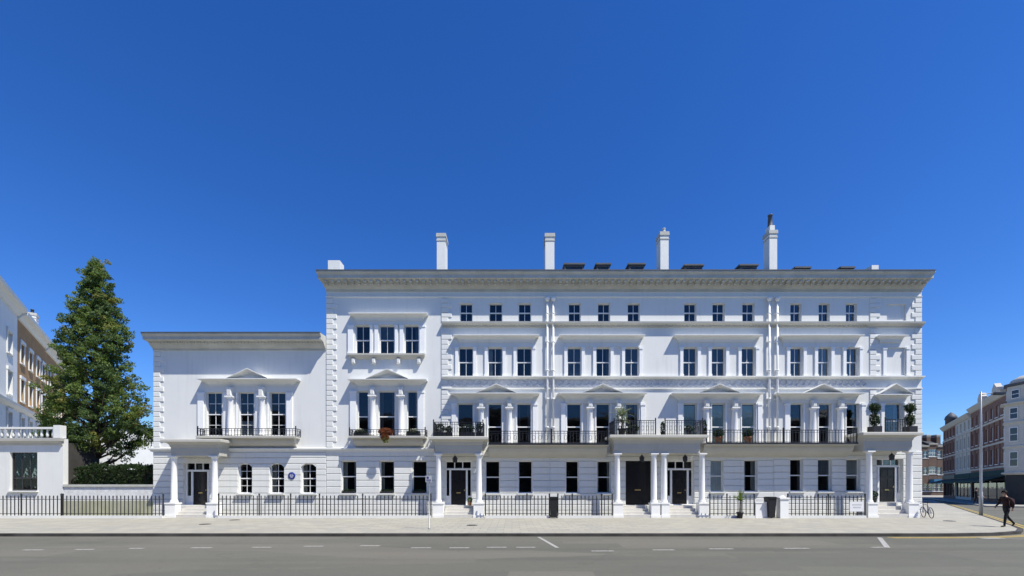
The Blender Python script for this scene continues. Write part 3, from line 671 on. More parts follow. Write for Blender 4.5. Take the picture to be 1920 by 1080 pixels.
# ------------------------------------------------------------------ villa (low house at the left)
ZL = [0.02, 0.4, 0.78, 1.16, 1.54, 1.97, 2.40, 2.84, 3.27, 3.70, 4.02, 4.34]
def villa():
    s = House('villa', 'low two-storey white villa with columned porch and round blue plaque', X(288), X(611.5), Z(640), 9.5)
    s.doorway(X(345), X(393), 0.75, 3.1, 3.62, X(358), X(385), 2.2)
    for a, c in ((447, 473), (506, 533), (565, 593)):
        s.window(X(a), X(c), 1.54, 3.52, 2, (2, 2), sill=0.28, arch=True, fw=0.045)
    for k, (a, c) in enumerate(((386, 416), (447, 476), (505, 535))):
        s.window(X(a), X(c), 5.38, 8.30, 2, (2, 2), fw=0.05, blind='curtain' if k == 1 else None, bl=(0.0, 0.36))
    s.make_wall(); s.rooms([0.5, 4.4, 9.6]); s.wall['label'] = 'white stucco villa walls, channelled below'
    zl = [0.02, 0.4, 0.78, 1.16, 1.54, 1.95, 2.35, 2.75, 3.14, 3.52, 3.92, 4.3]
    s.courses(zl)
    b = MB().prof(X(288)-0.02, X(611.5), [(0, 4.3), (0.1, 4.32), (0.13, 4.42), (0.22, 4.47), (0.22, 4.55), (0, 4.6)], True, False); s.b(b, 'string_course', 'stucco')
    s.quoins(X(288), 1, 4.64, Z(650), 0.342)
    s.main_cornice(X(288), X(611.5)-0.004, Z(624, 0.9), Z(657), 0.92, True, False, 0.1, 0, 0.22, mod=False)
    s.roof(Z(640)+0.01, 11.0)
    # tripartite window dressing
    zh = Z(709, .6)
    s.hood(X(367, .6), X(556, .6), zh, 0.6, 8.31, (X(425, .6), X(501, .6), Z(690, .6)))
    for xc in (434.5, 493.5): 
        s.column(X(xc), -0.12, 5.36, 8.0, 0.2); s.p('console', X(xc)-0.16, X(xc)+0.16, -0.36, -0.065, 8.02, 8.62, 'stucco', 0.05)
    for a, c in ((372, 383), (538, 549)): s.pilaster(X(a), X(c), 5.36, 8.28, 0.09)
    for a, c in ((419, 426), (443, 445), (479, 486), (501.5, 503.5)): s.p('jamb_moulding', X(a), X(c), -0.045, -0.003, 5.36, 8.3, 'paint_white', 0.01)
    s.cove_balcony(X(368, .75)+0.2, X(553, .75)-0.2, Z(817, .8), 4.6, 0.8)
    r = s.railing(X(370, .75), X(554, .75), -0.72, Z(817, .8)+0.006, Z(803, .75), 0.2, scroll=False, name='window_guard')
    # porch
    po = s.portico(X(300, 1.6), X(413, 1.6), Z(823, 1.6), 3.98, [X(319.5, 1.3), X(396.5, 1.3)], 1.6, plinth=[(X(309, 1.2), X(330, 1.2)), (X(387, 1.2), X(408, 1.2))])
    pl = MB(); pl.lathe(0, 0, [(0.24, -0.02), (0.24, 0.012), (0.20, 0.02), (0.0, 0.02)], 24)
    pl.v = [(x, -z, y) for x, y, z in pl.v]
    q = pl.build('plaque', 'plaque_blue', s.root, (X(548)-s.ox, -0.082, Z(892))); q['label'] = 'round blue plaque with pale lettering'
    tx = MB()
    for k, (w, z) in enumerate(((0.16, 0.09), (0.24, 0.035), (0.26, -0.02), (0.2, -0.075), (0.12, -0.12))):
        n = int(w/0.028)
        for i in range(n):
            if (i*7+k*3) % 5 == 4: continue
            x = -w/2+w*(i+0.5)/n; tx.box(x-0.009, x+0.009, -0.026, -0.0205, z-0.016, z+0.016)
    tx.build('plaque_lettering', 'sign_white', q)
    return s
villa()

# ------------------------------------------------------------------ the tall block: five houses
TOP = Z(507, .95); WT = 15.72
def tall(name, label, xa, xb, retl=False, retr=False):
    s = House(name, label, xa, xb, WT, 11.0); s.retl, s.retr = retl, retr; return s
def finish(s):
    s.main_cornice(s.xa, s.xb, TOP, 15.05, 0.95, s.retl, s.retr)
    s.roof(WT+0.02, 16.4)
    b = MB().prof(s.xa, s.xb, [(0, 14.62), (0.05, 14.64), (0.07, 14.72), (0.0, 14.76)], False, False); s.b(b, 'architrave_band', 'stucco')
def bay3(s, tops, seconds, firsts, grounds, hood2, hood1, ped, ztop1, xa=None, xb=None, blinds2=None, blinds1=None, blindsg=None, gz=(1.54, 3.70), fz=(4.78, 7.55)):
    b2 = blinds2 or [None]*3; b1 = blinds1 or [None]*3; bg_ = blindsg or [None]*3
    for a, c in tops: s.window(X(a), X(c), 13.06, 14.27, 2, (1, 1), fw=0.05)
    for k, (a, c) in enumerate(seconds): s.window(X(a), X(c), 9.38, 11.30, 2, (1, 1), fw=0.05, blind=b2[k])
    for k, (a, c) in enumerate(firsts): s.window(X(a), X(c), fz[0], fz[1], 1, (1, 1), split=0.44, fw=0.05, blind=b1[k], bl=(0.0, 0.97) if b1[k] else (0, 1))
    for k, (a, c) in enumerate(grounds): s.window(X(a), X(c), gz[0], gz[1], 1, (1, 1), sill=0.2, fw=0.05, blind=bg_[k][0] if bg_[k] else None, bl=bg_[k][1] if bg_[k] else (0, 1))
def dress3(s, seconds, firsts, hood2, hood1, ped, xa, xb, stopl=True):
    # storey string under the top windows, with dentils
    b = MB().prof(xa, xb, [(0, 12.62), (0.06, 12.63), (0.08, 12.72), (0.30, 12.82), (0.32, 12.94), (0, 12.99)], False, False); st = s.b(b, 'string_course', 'stucco_cove')
    d = MB(); n = round((xb-xa)/0.22)
    for k in range(n):
        x = xa+(xb-xa)*(k+0.5)/n; d.box(x-0.05, x+0.05, -0.15, -0.075, 12.67, 12.76)
    stuff(s.b(d, 'dentils', 'stucco_cove', st))
    s.hood(X(hood2[0], .45), X(hood2[1], .45), Z(627, .45), 0.45, 11.32, None)
    s.hood(X(hood1[0], .6), X(hood1[1], .6), Z(736, .6), 0.6, 7.57, (X(ped[0], .6), X(ped[1], .6), Z(719, .6)))
    # sill string and ornamental panel band
    b = MB().prof(xa, xb, [(0, 9.17), (0.05, 9.17), (0.16, 9.24), (0.28, 9.27), (0.28, 9.34), (0, 9.37)], False, False); s.b(b, 'sill_course', 'stucco')
    b = MB().prof(xa, xb, [(0, 8.50), (0.09, 8.52), (0.09, 8.60), (0, 8.62)], False, False); s.b(b, 'sill_course', 'stucco')
    g = MB(); L = xb-xa; n = round(L/0.42)
    g.box(xa, xb, -0.025, -0.003, 8.64, 9.17)
    for k in range(n):
        xc = xa+L*(k+0.5)/n; ring = [(xc+0.17*math.cos(a*math.pi/5), -0.035, 8.905+0.19*math.sin(a*math.pi/5)) for a in range(11)]
        g.tube(ring, 0.032, 5)
    stuff(s.b(g, 'guilloche_band', 'stucco_soiled'))
    # window dressings
    for a, c in seconds:
        s.pilaster(X(a)-0.22, X(a)-0.02, 9.375, 11.31, 0.09, name='architrave'); s.pilaster(X(c)+0.02, X(c)+0.22, 9.375, 11.31, 0.09, name='architrave')
    mids = [((firsts[0][1]+firsts[1][0])/2+1.5, 1), ((firsts[1][1]+firsts[2][0])/2, 1)]
    for xc, _ in mids:
        s.column(X(xc), -0.12, 4.8, 7.26, 0.2); s.p('console', X(xc)-0.15, X(xc)+0.15, -0.36, -0.065, 7.3, 7.74, 'stucco', 0.05)
    s.pilaster(X(firsts[0][0]-11), X(firsts[0][0]-3), 4.8, 7.55, 0.09); s.pilaster(X(firsts[2][1]+3), X(firsts[2][1]+11), 4.8, 7.55, 0.09)
    for (a, c) in firsts:
        for e, sg in ((X(a), -1), (X(c), 1)):
            lo, hi = sorted((e+sg*0.01, e+sg*0.09)); s.p('jamb_moulding', lo, hi, -0.04, -0.003, 4.8, 7.55, 'paint_white', 0.01)

# --- house with the flower balcony
def house_a():
    s = tall('terrace_house', 'tall white house with wide triple windows and orange flowers on its balcony', X(612), X(827.5), True, False)
    tops = ((666, 693), (711, 739), (758, 785)); firsts = ((670, 690), (709, 740), (763, 782)); gr = ((640, 668), (712, 739), (773, 800))
    for k, (a, c) in enumerate(tops): s.window(X(a), X(c), 10.86, 12.79, 2, (1, 1), fw=0.055, blind='blind_grey' if k == 1 else None, bl=(0.5, 1))
    for a, c in firsts: s.window(X(a), X(c), 5.36, 8.38, 1, (1, 1), split=0.44, fw=0.05)
    for k, (a, c) in enumerate(gr): s.window(X(a), X(c), 1.54, 3.70, 1, (1, 1), split=0.52, fw=0.05, sill=0.2, blind=None)
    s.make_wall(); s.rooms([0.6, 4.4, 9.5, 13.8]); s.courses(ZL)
    b = MB().prof(s.xa, X(815), [(0, 4.3), (0.1, 4.32), (0.13, 4.42), (0.22, 4.47), (0.22, 4.55), (0, 4.6)], False, False); s.b(b, 'string_course', 'stucco')
    s.quoins(s.xa, 1, 4.64, 14.58); 
    finish(s)
    s.hood(X(653, .45), X(801, .45), Z(586, .45), 0.45, 12.81)
    for a, c in ((653, 663), (694.5, 699), (703, 709.5), (741, 746), (750, 756.5), (787, 797)): s.pilaster(X(a), X(c), 10.86, 12.78, 0.09)
    b = MB().prof(X(658), X(793), [(0, 10.52), (0.12, 10.54), (0.3, 10.7), (0.34, 10.72), (0.34, 10.82), (0, 10.85)], True, True, pref=0.2); so_ = s.b(b, 'window_sill', 'stucco_cove')
    for px in (664, 702, 748, 786): s.p('bracket', X(px)-0.12, X(px)+0.12, -0.26, -0.003, 10.2, 10.515, 'stucco', 0.05, parent=so_)
    s.hood(X(651, .6), X(799, .6), Z(710, .6), 0.6, 8.40, (X(686, .6), X(765, .6), Z(691, .6)))
    for xc in (700, 753): s.column(X(xc), -0.12, 5.36, 8.06, 0.2); s.p('console', X(xc)-0.15, X(xc)+0.15, -0.36, -0.065, 8.1, 8.62, 'stucco', 0.05)
    for a, c in ((657, 668), (784, 795)): s.pilaster(X(a), X(c), 5.36, 8.38, 0.09)
    s.cove_balcony(X(654, .75)+0.2, X(797, .75)-0.2, Z(817, .8), 4.62, 0.8)
    s.railing(X(655, .75), X(797, .75), -0.72, Z(817, .8)+0.006, Z(805, .75), 0.2, scroll=False, name='window_guard')
    # chimney stub at the outer corner
    s.chimney(X(626, -2.2), 0.85, 2.2, 3.0, 16.3, Z(488, -2.2), cap=False)
    c = s.chimney(X(827, -2.6), 0.62, 2.6, 3.7, 16.38, Z(444, -2.6))
    return s
house_a()

def pots_on(s, xc, y0, n, z, h, m='pot_clay', r=0.13, parent=None):
    for k in range(n):
        b = MB().lathe(xc, y0+0.3+k*0.55, [(r*1.1, z), (r*1.15, z+0.06), (r, z+0.1), (r*0.85, z+h-0.08), (r*1.05, z+h-0.06), (r, z+h)], 10); s.b(b, 'chimney_pot', m, parent)

def house_b():
    s = tall('terrace_house', 'tall white house with single-bay portico and dark plants on its balcony', X(827.5), X(1031))
    tops = ((862, 886), (917, 942), (972, 996)); sec = ((860, 887), (915, 942), (969, 997)); fi = ((858, 887), (915, 941), (969, 996)); gr = ((910, 937), (972, 998))
    s.doorway(X(834.5), X(884), 0.75, 3.2, 3.70, X(845), X(873), 2.2)
    bay3(s, tops, sec, fi, gr, None, None, None, 0)
    s.make_wall(); s.rooms([0.6, 4.4, 8.6, 12.6, 15.5]); s.courses(ZL)
    s.quoins(s.xa, 1, 4.8, 12.5); s.quoins(s.xa, 1, 13.0, 14.58)
    finish(s)
    dress3(s, sec, fi, (850, 1011), (843, 1012), (894, 967), X(830), s.xb)
    s.portico(X(803, 1.6), X(914, 1.6), Z(818, 1.6), 4.12, [X(820.5, 1.3), X(897.5, 1.3)], 1.6, plinth=[(X(811, 1.2), X(832, 1.2)), (X(887, 1.2), X(908, 1.2))], rail=Z(791, 1.4))
    s.cove_balcony(X(914, 1.6)+0.02, s.xb, Z(831, 1.2), 3.86, 1.2, retl=False, retr=False)
    s.p('balcony_fascia', X(914, 1.6)+0.03, s.xb-0.002, -1.23, -1.202, Z(831, 1.2)-0.1, Z(831, 1.2)+0.02, 'iron')
    s.railing(X(914, 1.6)+0.06, s.xb-0.02, -1.12, Z(831, 1.2)+0.006, Z(808, 1.1), 0.2, ends=(False, False))
    s.downpipe(X(1026), 4.9, 14.3)
    s.lantern(X(856), -0.8, 3.55, 4.11)
    c = s.chimney(X(1031, -2.6), 0.66, 2.6, 3.8, 16.38, Z(444, -2.6))
    return s
house_b()
def house_c():
    s = tall('terrace_house', 'tall white house with wide black doorway and potted palm over its portico', X(1031), X(1246))
    tops = ((1066, 1089), (1121, 1144), (1177, 1200)); sec = ((1064, 1090), (1118, 1144), (1172, 1198)); fi = ((1063, 1090), (1118, 1144), (1173, 1198)); gr = ((1061, 1085), (1120, 1145))
    s.ops.append((X(1173), X(1222), 0.75, 3.72))
    bay3(s, tops, sec, fi, gr, None, None, None, 0, blinds2=['blind_grey', None, 'blind_grey'])
    s.make_wall(); s.rooms([0.6, 4.4, 8.6, 12.6, 15.5]); s.courses(ZL)
    finish(s)
    dress3(s, sec, fi, (1049, 1210), (1046, 1214), (1094, 1167), s.xa, s.xb)
    # wide black double door
    a, c = X(1173), X(1222)
    d = MB().box(a+0.004, c-0.004, 0.25, 0.3, 0.76, 3.718); do = s.b(d, 'door', 'door_black')
    for i in range(2):
        for za, zb in ((0.9, 1.5), (1.6, 2.2), (2.3, 2.9), (3.05, 3.6)):
            x = a+0.1+i*(c-a)/2; s.p('door_panel', x, x+(c-a)/2-0.2, 0.232, 0.2505, za, zb, 'door_black', 0.012, parent=do)
    s.p('letter_plate', (a+c)/2-0.2, (a+c)/2+0.2, 0.215, 0.2315, 1.72, 1.8, 'brass', parent=do)
    xm = X(1239, 1.5)
    s.portico(X(1144, 1.6), xm-0.003, Z(815, 1.6), 4.15, [X(1159.5, 1.3), X(1229, 1.3)], 1.6, plinth=[(X(1149, 1.2), X(1169, 1.2)), (X(1220, 1.2), X(1238.5, 1.2))], rail=Z(788, 1.4), retr=False)
    s.cove_balcony(s.xa, X(1144, 1.6)-0.02, Z(831, 1.2), 3.86, 1.2, retl=False, retr=False)
    s.p('balcony_fascia', s.xa+0.002, X(1144, 1.6)-0.03, -1.23, -1.202, Z(831, 1.2)-0.1, Z(831, 1.2)+0.02, 'iron')
    s.railing(s.xa+0.02, X(1144, 1.6)-0.06, -1.12, Z(831, 1.2)+0.006, Z(808, 1.1), 0.2, ends=(False, False))
    s.downpipe(X(1037), 4.9, 14.3)
    s.lantern(X(1197), -0.8, 3.6, 4.14)
    c = s.chimney(X(1246, -2.6), 0.6, 2.6, 3.5, 16.38, Z(441, -2.6)); pots_on(s, X(1246, -2.6), 2.45, 1, Z(441, -2.6)+0.262, 0.3, 'stucco_worn', 0.12, c)
    for a, c2 in ((1059, 1094), (1119, 1143), (1180, 1208)): s.dormer(X(a, -2.6), X(c2, -2.6), 2.6, 16.42, Z(497, -2.6))
    return s
house_c()
def house_d():
    s = tall('terrace_house', 'tall white house with pale blinds and two terracotta pots on its balcony', X(1246), X(1450))
    tops = ((1283, 1306), (1336, 1359), (1392, 1415)); sec = ((1281, 1307), (1334, 1360), (1390, 1416)); fi = ((1282, 1307), (1335, 1360), (1391, 1417)); gr = ((1332, 1356), (1395, 1420))
    s.doorway(X(1251.5), X(1301), 0.75, 3.2, 3.72, X(1262), X(1290), 2.2)
    bay3(s, tops, sec, fi, gr, None, None, None, 0, blinds2=['blind_grey']*3, blinds1=['blind_pale']*3, blindsg=[('blind_white', (0, 1)), None], gz=(1.64, 3.76))
    s.make_wall(); s.rooms([0.6, 4.4, 8.6, 12.6, 15.5]); s.courses([0.02, 0.42, 0.83, 1.23, 1.64, 2.06, 2.49, 2.91, 3.34, 3.76, 4.06, 4.36])
    finish(s)
    dress3(s, sec, fi, (1266, 1431), (1262, 1435), (1313, 1387), s.xa, s.xb)
    xm = X(1239, 1.5)
    s.portico(xm+0.003, X(1329, 1.6), Z(815, 1.6), 4.15, [X(1248, 1.3), X(1320, 1.3)], 1.6, plinth=[(X(1239.5, 1.2), X(1256, 1.2)), (X(1310, 1.2), X(1330, 1.2))], rail=Z(788, 1.4), retl=False)
    s.cove_balcony(X(1329, 1.6)+0.02, s.xb, Z(830, 1.2), 3.9, 1.2, retl=False, retr=False)
    s.p('balcony_fascia', X(1329, 1.6)+0.03, s.xb-0.002, -1.23, -1.202, Z(830, 1.2)-0.08, Z(830, 1.2)+0.02, 'iron')
    s.railing(X(1329, 1.6)+0.06, s.xb-0.02, -1.12, Z(830, 1.2)+0.006, Z(806, 1.1), 0.2, ends=(False, False), scroll=False)
    s.downpipe(X(1440), 4.9, 14.3)
    s.lantern(X(1276), -0.8, 3.6, 4.14)
    c = s.chimney(X(1450, -2.6), 0.56, 2.6, 3.4, 16.38, Z(438, -2.6))
    ct = Z(438, -2.6)+0.262
    q = MB().box(X(1450, -2.6)-0.18, X(1450, -2.6)+0.18, 2.72, 3.28, ct, ct+0.42); s.b(q, 'pot_base', 'stucco', c)
    pots_on(s, X(1450, -2.6), 2.7, 1, ct+0.421, Z(397, -2.6)-ct-0.42, 'lead', 0.17, c)
    for a, c2 in ((1285, 1317), (1388, 1419)): s.dormer(X(a, -2.6), X(c2, -2.6), 2.6, 16.42, Z(499, -2.6))
    return s
house_d()
def house_e():
    s = tall('terrace_house', 'end-of-terrace tall white house with clipped topiary above its corner portico', X(1450), X(1728), False, True)
    tops = ((1482, 1503), (1535, 1556), (1586, 1607)); sec = ((1481, 1505), (1533, 1557), (1586, 1610)); fi = ((1482, 1506), (1535, 1559), (1587, 1611)); gr = ((1481, 1505), (1533, 1559), (1586, 1612))
    s.doorway(X(1643), X(1692), 0.95, 3.4, 3.86, X(1653), X(1683), 2.2)
    s.window(X(1658), X(1692), 5.55, 7.55, 1, (1, 1), split=0.42, fw=0.05)
    # blind panels (recessed, blocked openings) are built after the wall
    pan = [(X(1663), X(1697), 9.45, 11.30), (X(1663), X(1699), 13.1, 14.2)]
    s.ops += pan
    bay3(s, tops, sec, fi, gr, None, None, None, 0, blinds2=['blind_grey', 'curtain', 'blind_grey'], blindsg=[None, ('blind_grey', (0.45, 1)), ('curtain', (0.4, 1))], gz=(1.66, 3.82))
    s.make_wall(); s.rooms([0.6, 4.4, 8.6, 12.6, 15.5]); s.courses([0.02, 0.43, 0.84, 1.25, 1.66, 2.09, 2.52, 2.96, 3.39, 3.82, 4.1, 4.38], x1=s.xb)
    for a, c, z0, z1 in pan: s.p('blind_panel', a+0.003, c-0.003, 0.1, 0.2, z0+0.003, z1-0.003, 'stucco')
    finish(s)
    xe = X(1624)
    dress3(s, sec, fi, (1464, 1622), (1459, 1624), (1510, 1580), s.xa, xe)
    for name, pr in (('string_course', [(0, 12.62), (0.06, 12.63), (0.08, 12.72), (0.30, 12.82), (0.32, 12.94), (0, 12.99)]), ('sill_course', [(0, 9.17), (0.05, 9.17), (0.16, 9.24), (0.28, 9.27), (0.28, 9.34), (0, 9.37)]), ('sill_course', [(0, 8.50), (0.09, 8.52), (0.09, 8.60), (0, 8.62)])):
        s.b(MB().prof(xe+0.001, s.xb, pr, False, False), name, 'stucco_cove' if name == 'string_course' else 'stucco')
    s.quoins(s.xb, -1, 5.5, 8.46); s.quoins(s.xb, -1, 9.4, 12.58); s.quoins(s.xb, -1, 13.0, 14.58)
    s.quoins(X(1630), 1, 5.5, 8.46); s.quoins(X(1630), 1, 9.4, 12.58); s.quoins(X(1630), 1, 13.0, 14.58)
    s.hood(X(1651, .45), X(1706, .45), Z(627, .45), 0.4, None); s.hood(X(1650, .6), X(1717, .6), Z(738, .6), 0.5, 7.57, (X(1652, .6), X(1715, .6), Z(718, .6)))
    for a, c in ((1651, 1657), (1694, 1700)): s.pilaster(X(a), X(c), 5.5, 7.55, 0.09)
    for a, c in ((1655, 1661), (1698.5, 1704)): s.pilaster(X(a), X(c), 9.4, 11.3, 0.07)
    s.portico(X(1619, 1.6), X(1732, 1.6), Z(810, 1.6), 4.3, [X(1636.5, 1.3), X(1713, 1.3)], 1.6, floor=0.95, plinth=[(X(1626, 1.2), X(1646, 1.2)), (X(1702, 1.2), X(1723, 1.2))])
    s.railing(X(1660, 1.2), X(1697, 1.2), -1.2, Z(810, 1.6)+0.006, Z(786, 1.2), 0.16, ends=(False, False))
    s.cove_balcony(s.xa, X(1619, 1.6)-0.02, Z(830, 1.2), 3.9, 1.2, retl=False, retr=False)
    s.p('balcony_fascia', s.xa+0.002, X(1619, 1.6)-0.03, -1.23, -1.202, Z(830, 1.2)-0.08, Z(830, 1.2)+0.02, 'iron')
    s.railing(s.xa+0.02, X(1619, 1.6)-0.06, -1.12, Z(830, 1.2)+0.006, Z(806, 1.1), 0.2, ends=(False, False), scroll=False)
    s.downpipe(X(1455), 4.9, 14.3)
    s.lantern(X(1672, .8), -0.8, 3.7, 4.29)
    for a, c2 in ((1492, 1518), (1577, 1600)): s.dormer(X(a, -2.6), X(c2, -2.6), 2.6, 16.42, Z(503.5, -2.6))
    s.chimney(X(1641, -2.6), 0.5, 2.6, 3.4, 16.38, Z(497, -2.6), cap=False)
    s.downpipe(X(1648), 8.7, 8.95, False) if False else None
    return s
house_e()

# ------------------------------------------------------------------ street railings: every bar a piece
def bar_mesh(h):
    def mk():
        b = MB(); b.lathe(0, 0, [(0.027, 0), (0.027, h-0.14), (0.042, h-0.11), (0.027, h-0.08), (0.042, h-0.05), (0.0, h+0.04)], 6, smooth=False); return b.mesh('bar', 'iron')
    return cached(('bar', h), mk)
def post_mesh(h):
    def mk():
        b = MB(); b.lathe(0, 0, [(0.038, 0), (0.038, h-0.05), (0.055, h-0.02), (0.035, h+0.02), (0.055, h+0.07), (0.04, h+0.12), (0.0, h+0.17)], 8); return b.mesh('post', 'iron')
    return cached(('post', h), mk)
def fence(label, pa, pc, posts, p=1.7, z0=0.16, h=1.25, step=0.245, plinth=True):
    xa, xc = X(pa, p), X(pc, p); xm = (xa+xc)/2; y = -p
    t = thing('iron_railing', label, 'railing', (xm, y, 0), group='street railings along the pavement')
    if plinth:
        MB().box(xa-xm, xc-xm, -0.11, 0.11, 0, z0).build('plinth', 'stucco_course', t)
    b = MB().box(xa-xm, xc-xm, -0.012, 0.012, z0+h-0.24, z0+h-0.205); b.build('top_rail', 'iron', t)
    MB().box(xa-xm, xc-xm, -0.012, 0.012, z0+0.1, z0+0.135).build('bottom_rail', 'iron', t)
    for px in posts: link('post', post_mesh(h), t, (X(px, p)-xm, 0, z0))
    n = round((xc-xa)/step)
    for k in range(n+1):
        x = xa+(xc-xa)*k/n
        if any(abs(x-X(px, p)) < 0.09 for px in posts): continue
        link('bar', bar_mesh(h), t, (x-xm, 0, z0))
    return t
fence('black spiked railing below the wide window of the neighbouring white building', -140, 115, [-140, -40, 40, 115])
fence('black spiked railing before the garden wall and hedge', 118, 306, [118, 306])
fence('long black spiked railing between villa porch and single-bay portico', 410, 808, [410, 486, 545, 599, 680, 808])
fence('black spiked railing between single-bay portico and black wheelie bin', 910, 1030, [910, 988, 1030])
fence('black spiked railing between wheelie bin and wide double portico', 1046, 1148, [1046, 1073, 1128, 1148])
fence('short black spiked railing with a spiky plant in front', 1331, 1414, [1331, 1363, 1391, 1414])
fence('black spiked railing carrying a white name board', 1477, 1622, [1477, 1534, 1553, 1622])
# white pier between bins and railing
b = MB(); b.box(-0.26, 0.26, -0.22, 0.22, 0, 1.2); b.box(-0.31, 0.31, -0.27, 0.27, 1.201, 1.3); b.lathe(0, 0, [(0.24, 1.301), (0.1, 1.42), (0.0, 1.44)], 4, smooth=False)
tag(b.build('gate_pier', 'paint_white', loc=(X(1467, 1.7), -1.7, 0)), 'square white rendered gate pier beside the black bin', 'pier')
b = MB(); b.box(-0.42, 0.42, -0.08, 0.08, 0, 0.95); b.box(-0.45, 0.45, -0.11, 0.11, 0.951, 1.02)
tag(b.build('dwarf_wall', 'paint_white', loc=(X(1428, 1.7), -1.7, 0)), 'short white rendered wall beside the spiky plant railing', 'wall')
t = thing('name_board', 'small white name board fixed to the black railing', 'sign', (X(1606, 1.75), -1.76, 0.42))
MB().box(-0.44, 0.44, -0.02, 0.02, 0, 0.62).build('panel', 'sign_white', t)
b = MB()
for r, (w, z) in enumerate(((0.6, 0.42), (0.5, 0.25))):
    n = int(w/0.07)
    for i in range(n): x = -w/2+w*(i+.5)/n; b.box(x-0.022, x+0.022, -0.024, -0.0205, z-0.04, z+0.04)
b.build('lettering', 'sign_grey', t)

# wheelie bins
def bin_(px, label, p=1.75, h=1.35):
    t = thing('wheelie_bin', label, 'bin', (X(px, p), -p, 0))
    b = MB(); n0, n1 = (0.19, 0.2), (0.25, 0.28)
    v = [(-n0[0],-n0[1],0.06),(n0[0],-n0[1],0.06),(n0[0],n0[1],0.06),(-n0[0],n0[1],0.06),(-n1[0],-n1[1],h-.1),(n1[0],-n1[1],h-.1),(n1[0],n1[1],h-.1),(-n1[0],n1[1],h-.1)]
    b.v = v; b.grid(0, [(0,3,2,1),(4,5,6,7),(0,1,5,4),(1,2,6,5),(2,3,7,6),(3,0,4,7)]); b.build('body', 'bin_black', t)
    l = MB(); l.box(-0.28, 0.28, -0.32, 0.29, h-.098, h-.04); l.box(-0.24, 0.24, -0.27, 0.25, h-.039, h); l.build('lid', 'bin_black', t)
    for sg in (-1, 1):
        w = MB(); w.tube([(sg*0.2, 0.22, 0.1), (sg*0.25, 0.22, 0.1)], 0.1, 14); w.build('wheel', 'rubber', t)
    MB().tube([(-0.22, 0.32, h-0.06), (0.22, 0.32, h-0.06)], 0.018, 8).build('handle', 'bin_black', t)
bin_(1038, 'black wheelie bin between two stretches of railing by the drainpipes')
bin_(1444, 'black wheelie bin beside the square white gate pier')

# ------------------------------------------------------------------ plants
def leaves(b, c, rad, n, size, mi=0, shell=0.55, flat=0.0):
    for _ in range(n):
        d = Vector((random.gauss(0,1), random.gauss(0,1), random.gauss(0,1))).normalized()*(shell+(1-shell)*random.random()**0.7)
        p = Vector((c[0]+d.x*rad[0], c[1]+d.y*rad[1], c[2]+d.z*rad[2]))
        u = Vector((random.gauss(0,1), random.gauss(0,1), random.gauss(0,1)*(1-flat))).normalized(); w = u.orthogonal().normalized(); w = (w*math.cos(random.random()*6.28)+u.cross(w)*math.sin(random.random()*6.28))
        s = size*random.uniform(0.6, 1.25)
        b.face([p-u*s, p-w*s*0.5, p+u*s, p+w*s*0.5], mi)
def pot(t, r, h, m='pot_clay', z=0.0, x=0.0):
    MB().lathe(x, 0, [(r*0.68, z), (r*0.9, z+h*0.8), (r*1.06, z+h*0.82), (r*1.08, z+h), (r*0.95, z+h), (r*0.9, z+h*0.92), (0, z+h*0.92)], 16).build('pot', m, t)
zb_de = Z(830, 1.2)+0.008
for px, lb in ((1348, 'round clipped shrub in a terracotta pot before the middle blind'), (1403, 'round clipped shrub in a terracotta pot nearer the drainpipes')):
    t = thing('potted_shrub', lb, 'potted plant', (X(px, .9), -0.85, zb_de)); pot(t, 0.24, 0.4)
    b = MB(); leaves(b, (0, 0, 0.62), (0.34, 0.32, 0.3), 700, 0.055, 0, 0.4); b.build('foliage', 'leaf_box', t)
zp_e = Z(810, 1.6)+0.008
for px, lb in ((1640, 'tall ball-topped topiary bush on the portico roof beside the iron guard'), (1706, 'tall ball-topped topiary bush on the portico roof close to the corner quoins')):
    t = thing('topiary', lb, 'potted plant', (X(px, 1.0), -1.0, zp_e)); MB().box(-0.27, 0.27, -0.27, 0.27, 0, 0.42).build('planter', 'pot_dark', t)
    b = MB(); leaves(b, (0, 0, 0.85), (0.29, 0.28, 0.5), 1100, 0.05, 0, 0.35); leaves(b, (0, 0, 1.62), (0.34, 0.33, 0.34), 1000, 0.05, 0, 0.35); b.build('foliage', 'leaf_box', t)
    b = MB(); b.tube([(0,0,0.4), (0,0,1.6)], 0.03, 6); b.build('stem', 'bark', t)
# palm on the double portico
zp_c = Z(815, 1.6)+0.008
def fronds(b, c, n, L, droop, w=0.05, up=(0.5, 1.4)):
    for k in range(n):
        a = k*2.4+random.random()*0.5; el = random.uniform(*up); p = Vector(c); d = Vector((math.cos(a)*math.cos(el), math.sin(a)*math.cos(el), math.sin(el))); m_ = 5; prev = None
        for j in range(m_+1):
            t = j/m_; ww = w*(1-t)**0.6+0.004; sdir = Vector((-math.sin(a), math.cos(a), 0))*ww
            cur = (p-sdir, p+sdir)
            if prev: b.face([prev[0], prev[1], cur[1], cur[0]])
            prev = cur; p = p+d*(L/m_); d = (d+Vector((0,0,-droop/m_))).normalized()
t = thing('potted_palm', 'tall pale feathery potted palm on the double portico roof', 'potted plant', (X(1166, 1.0), -1.0, zp_c)); pot(t, 0.26, 0.45, 'pot_dark')
b = MB(); b.tube([(0,0,0.4),(0.03,0,0.8),(0.0,0,1.2)], [0.05,0.045,0.04], 8); b.build('stem', 'bark', t)
b = MB(); fronds(b, (0,0,1.2), 34, 0.95, 1.1, 0.045); fronds(b, (0,0,0.95), 14, 0.7, 1.3, 0.04, (0.0, 0.8)); leaves(b, (0,0,1.25), (0.4,0.4,0.5), 260, 0.07); b.build('foliage', 'leaf_silver', t)
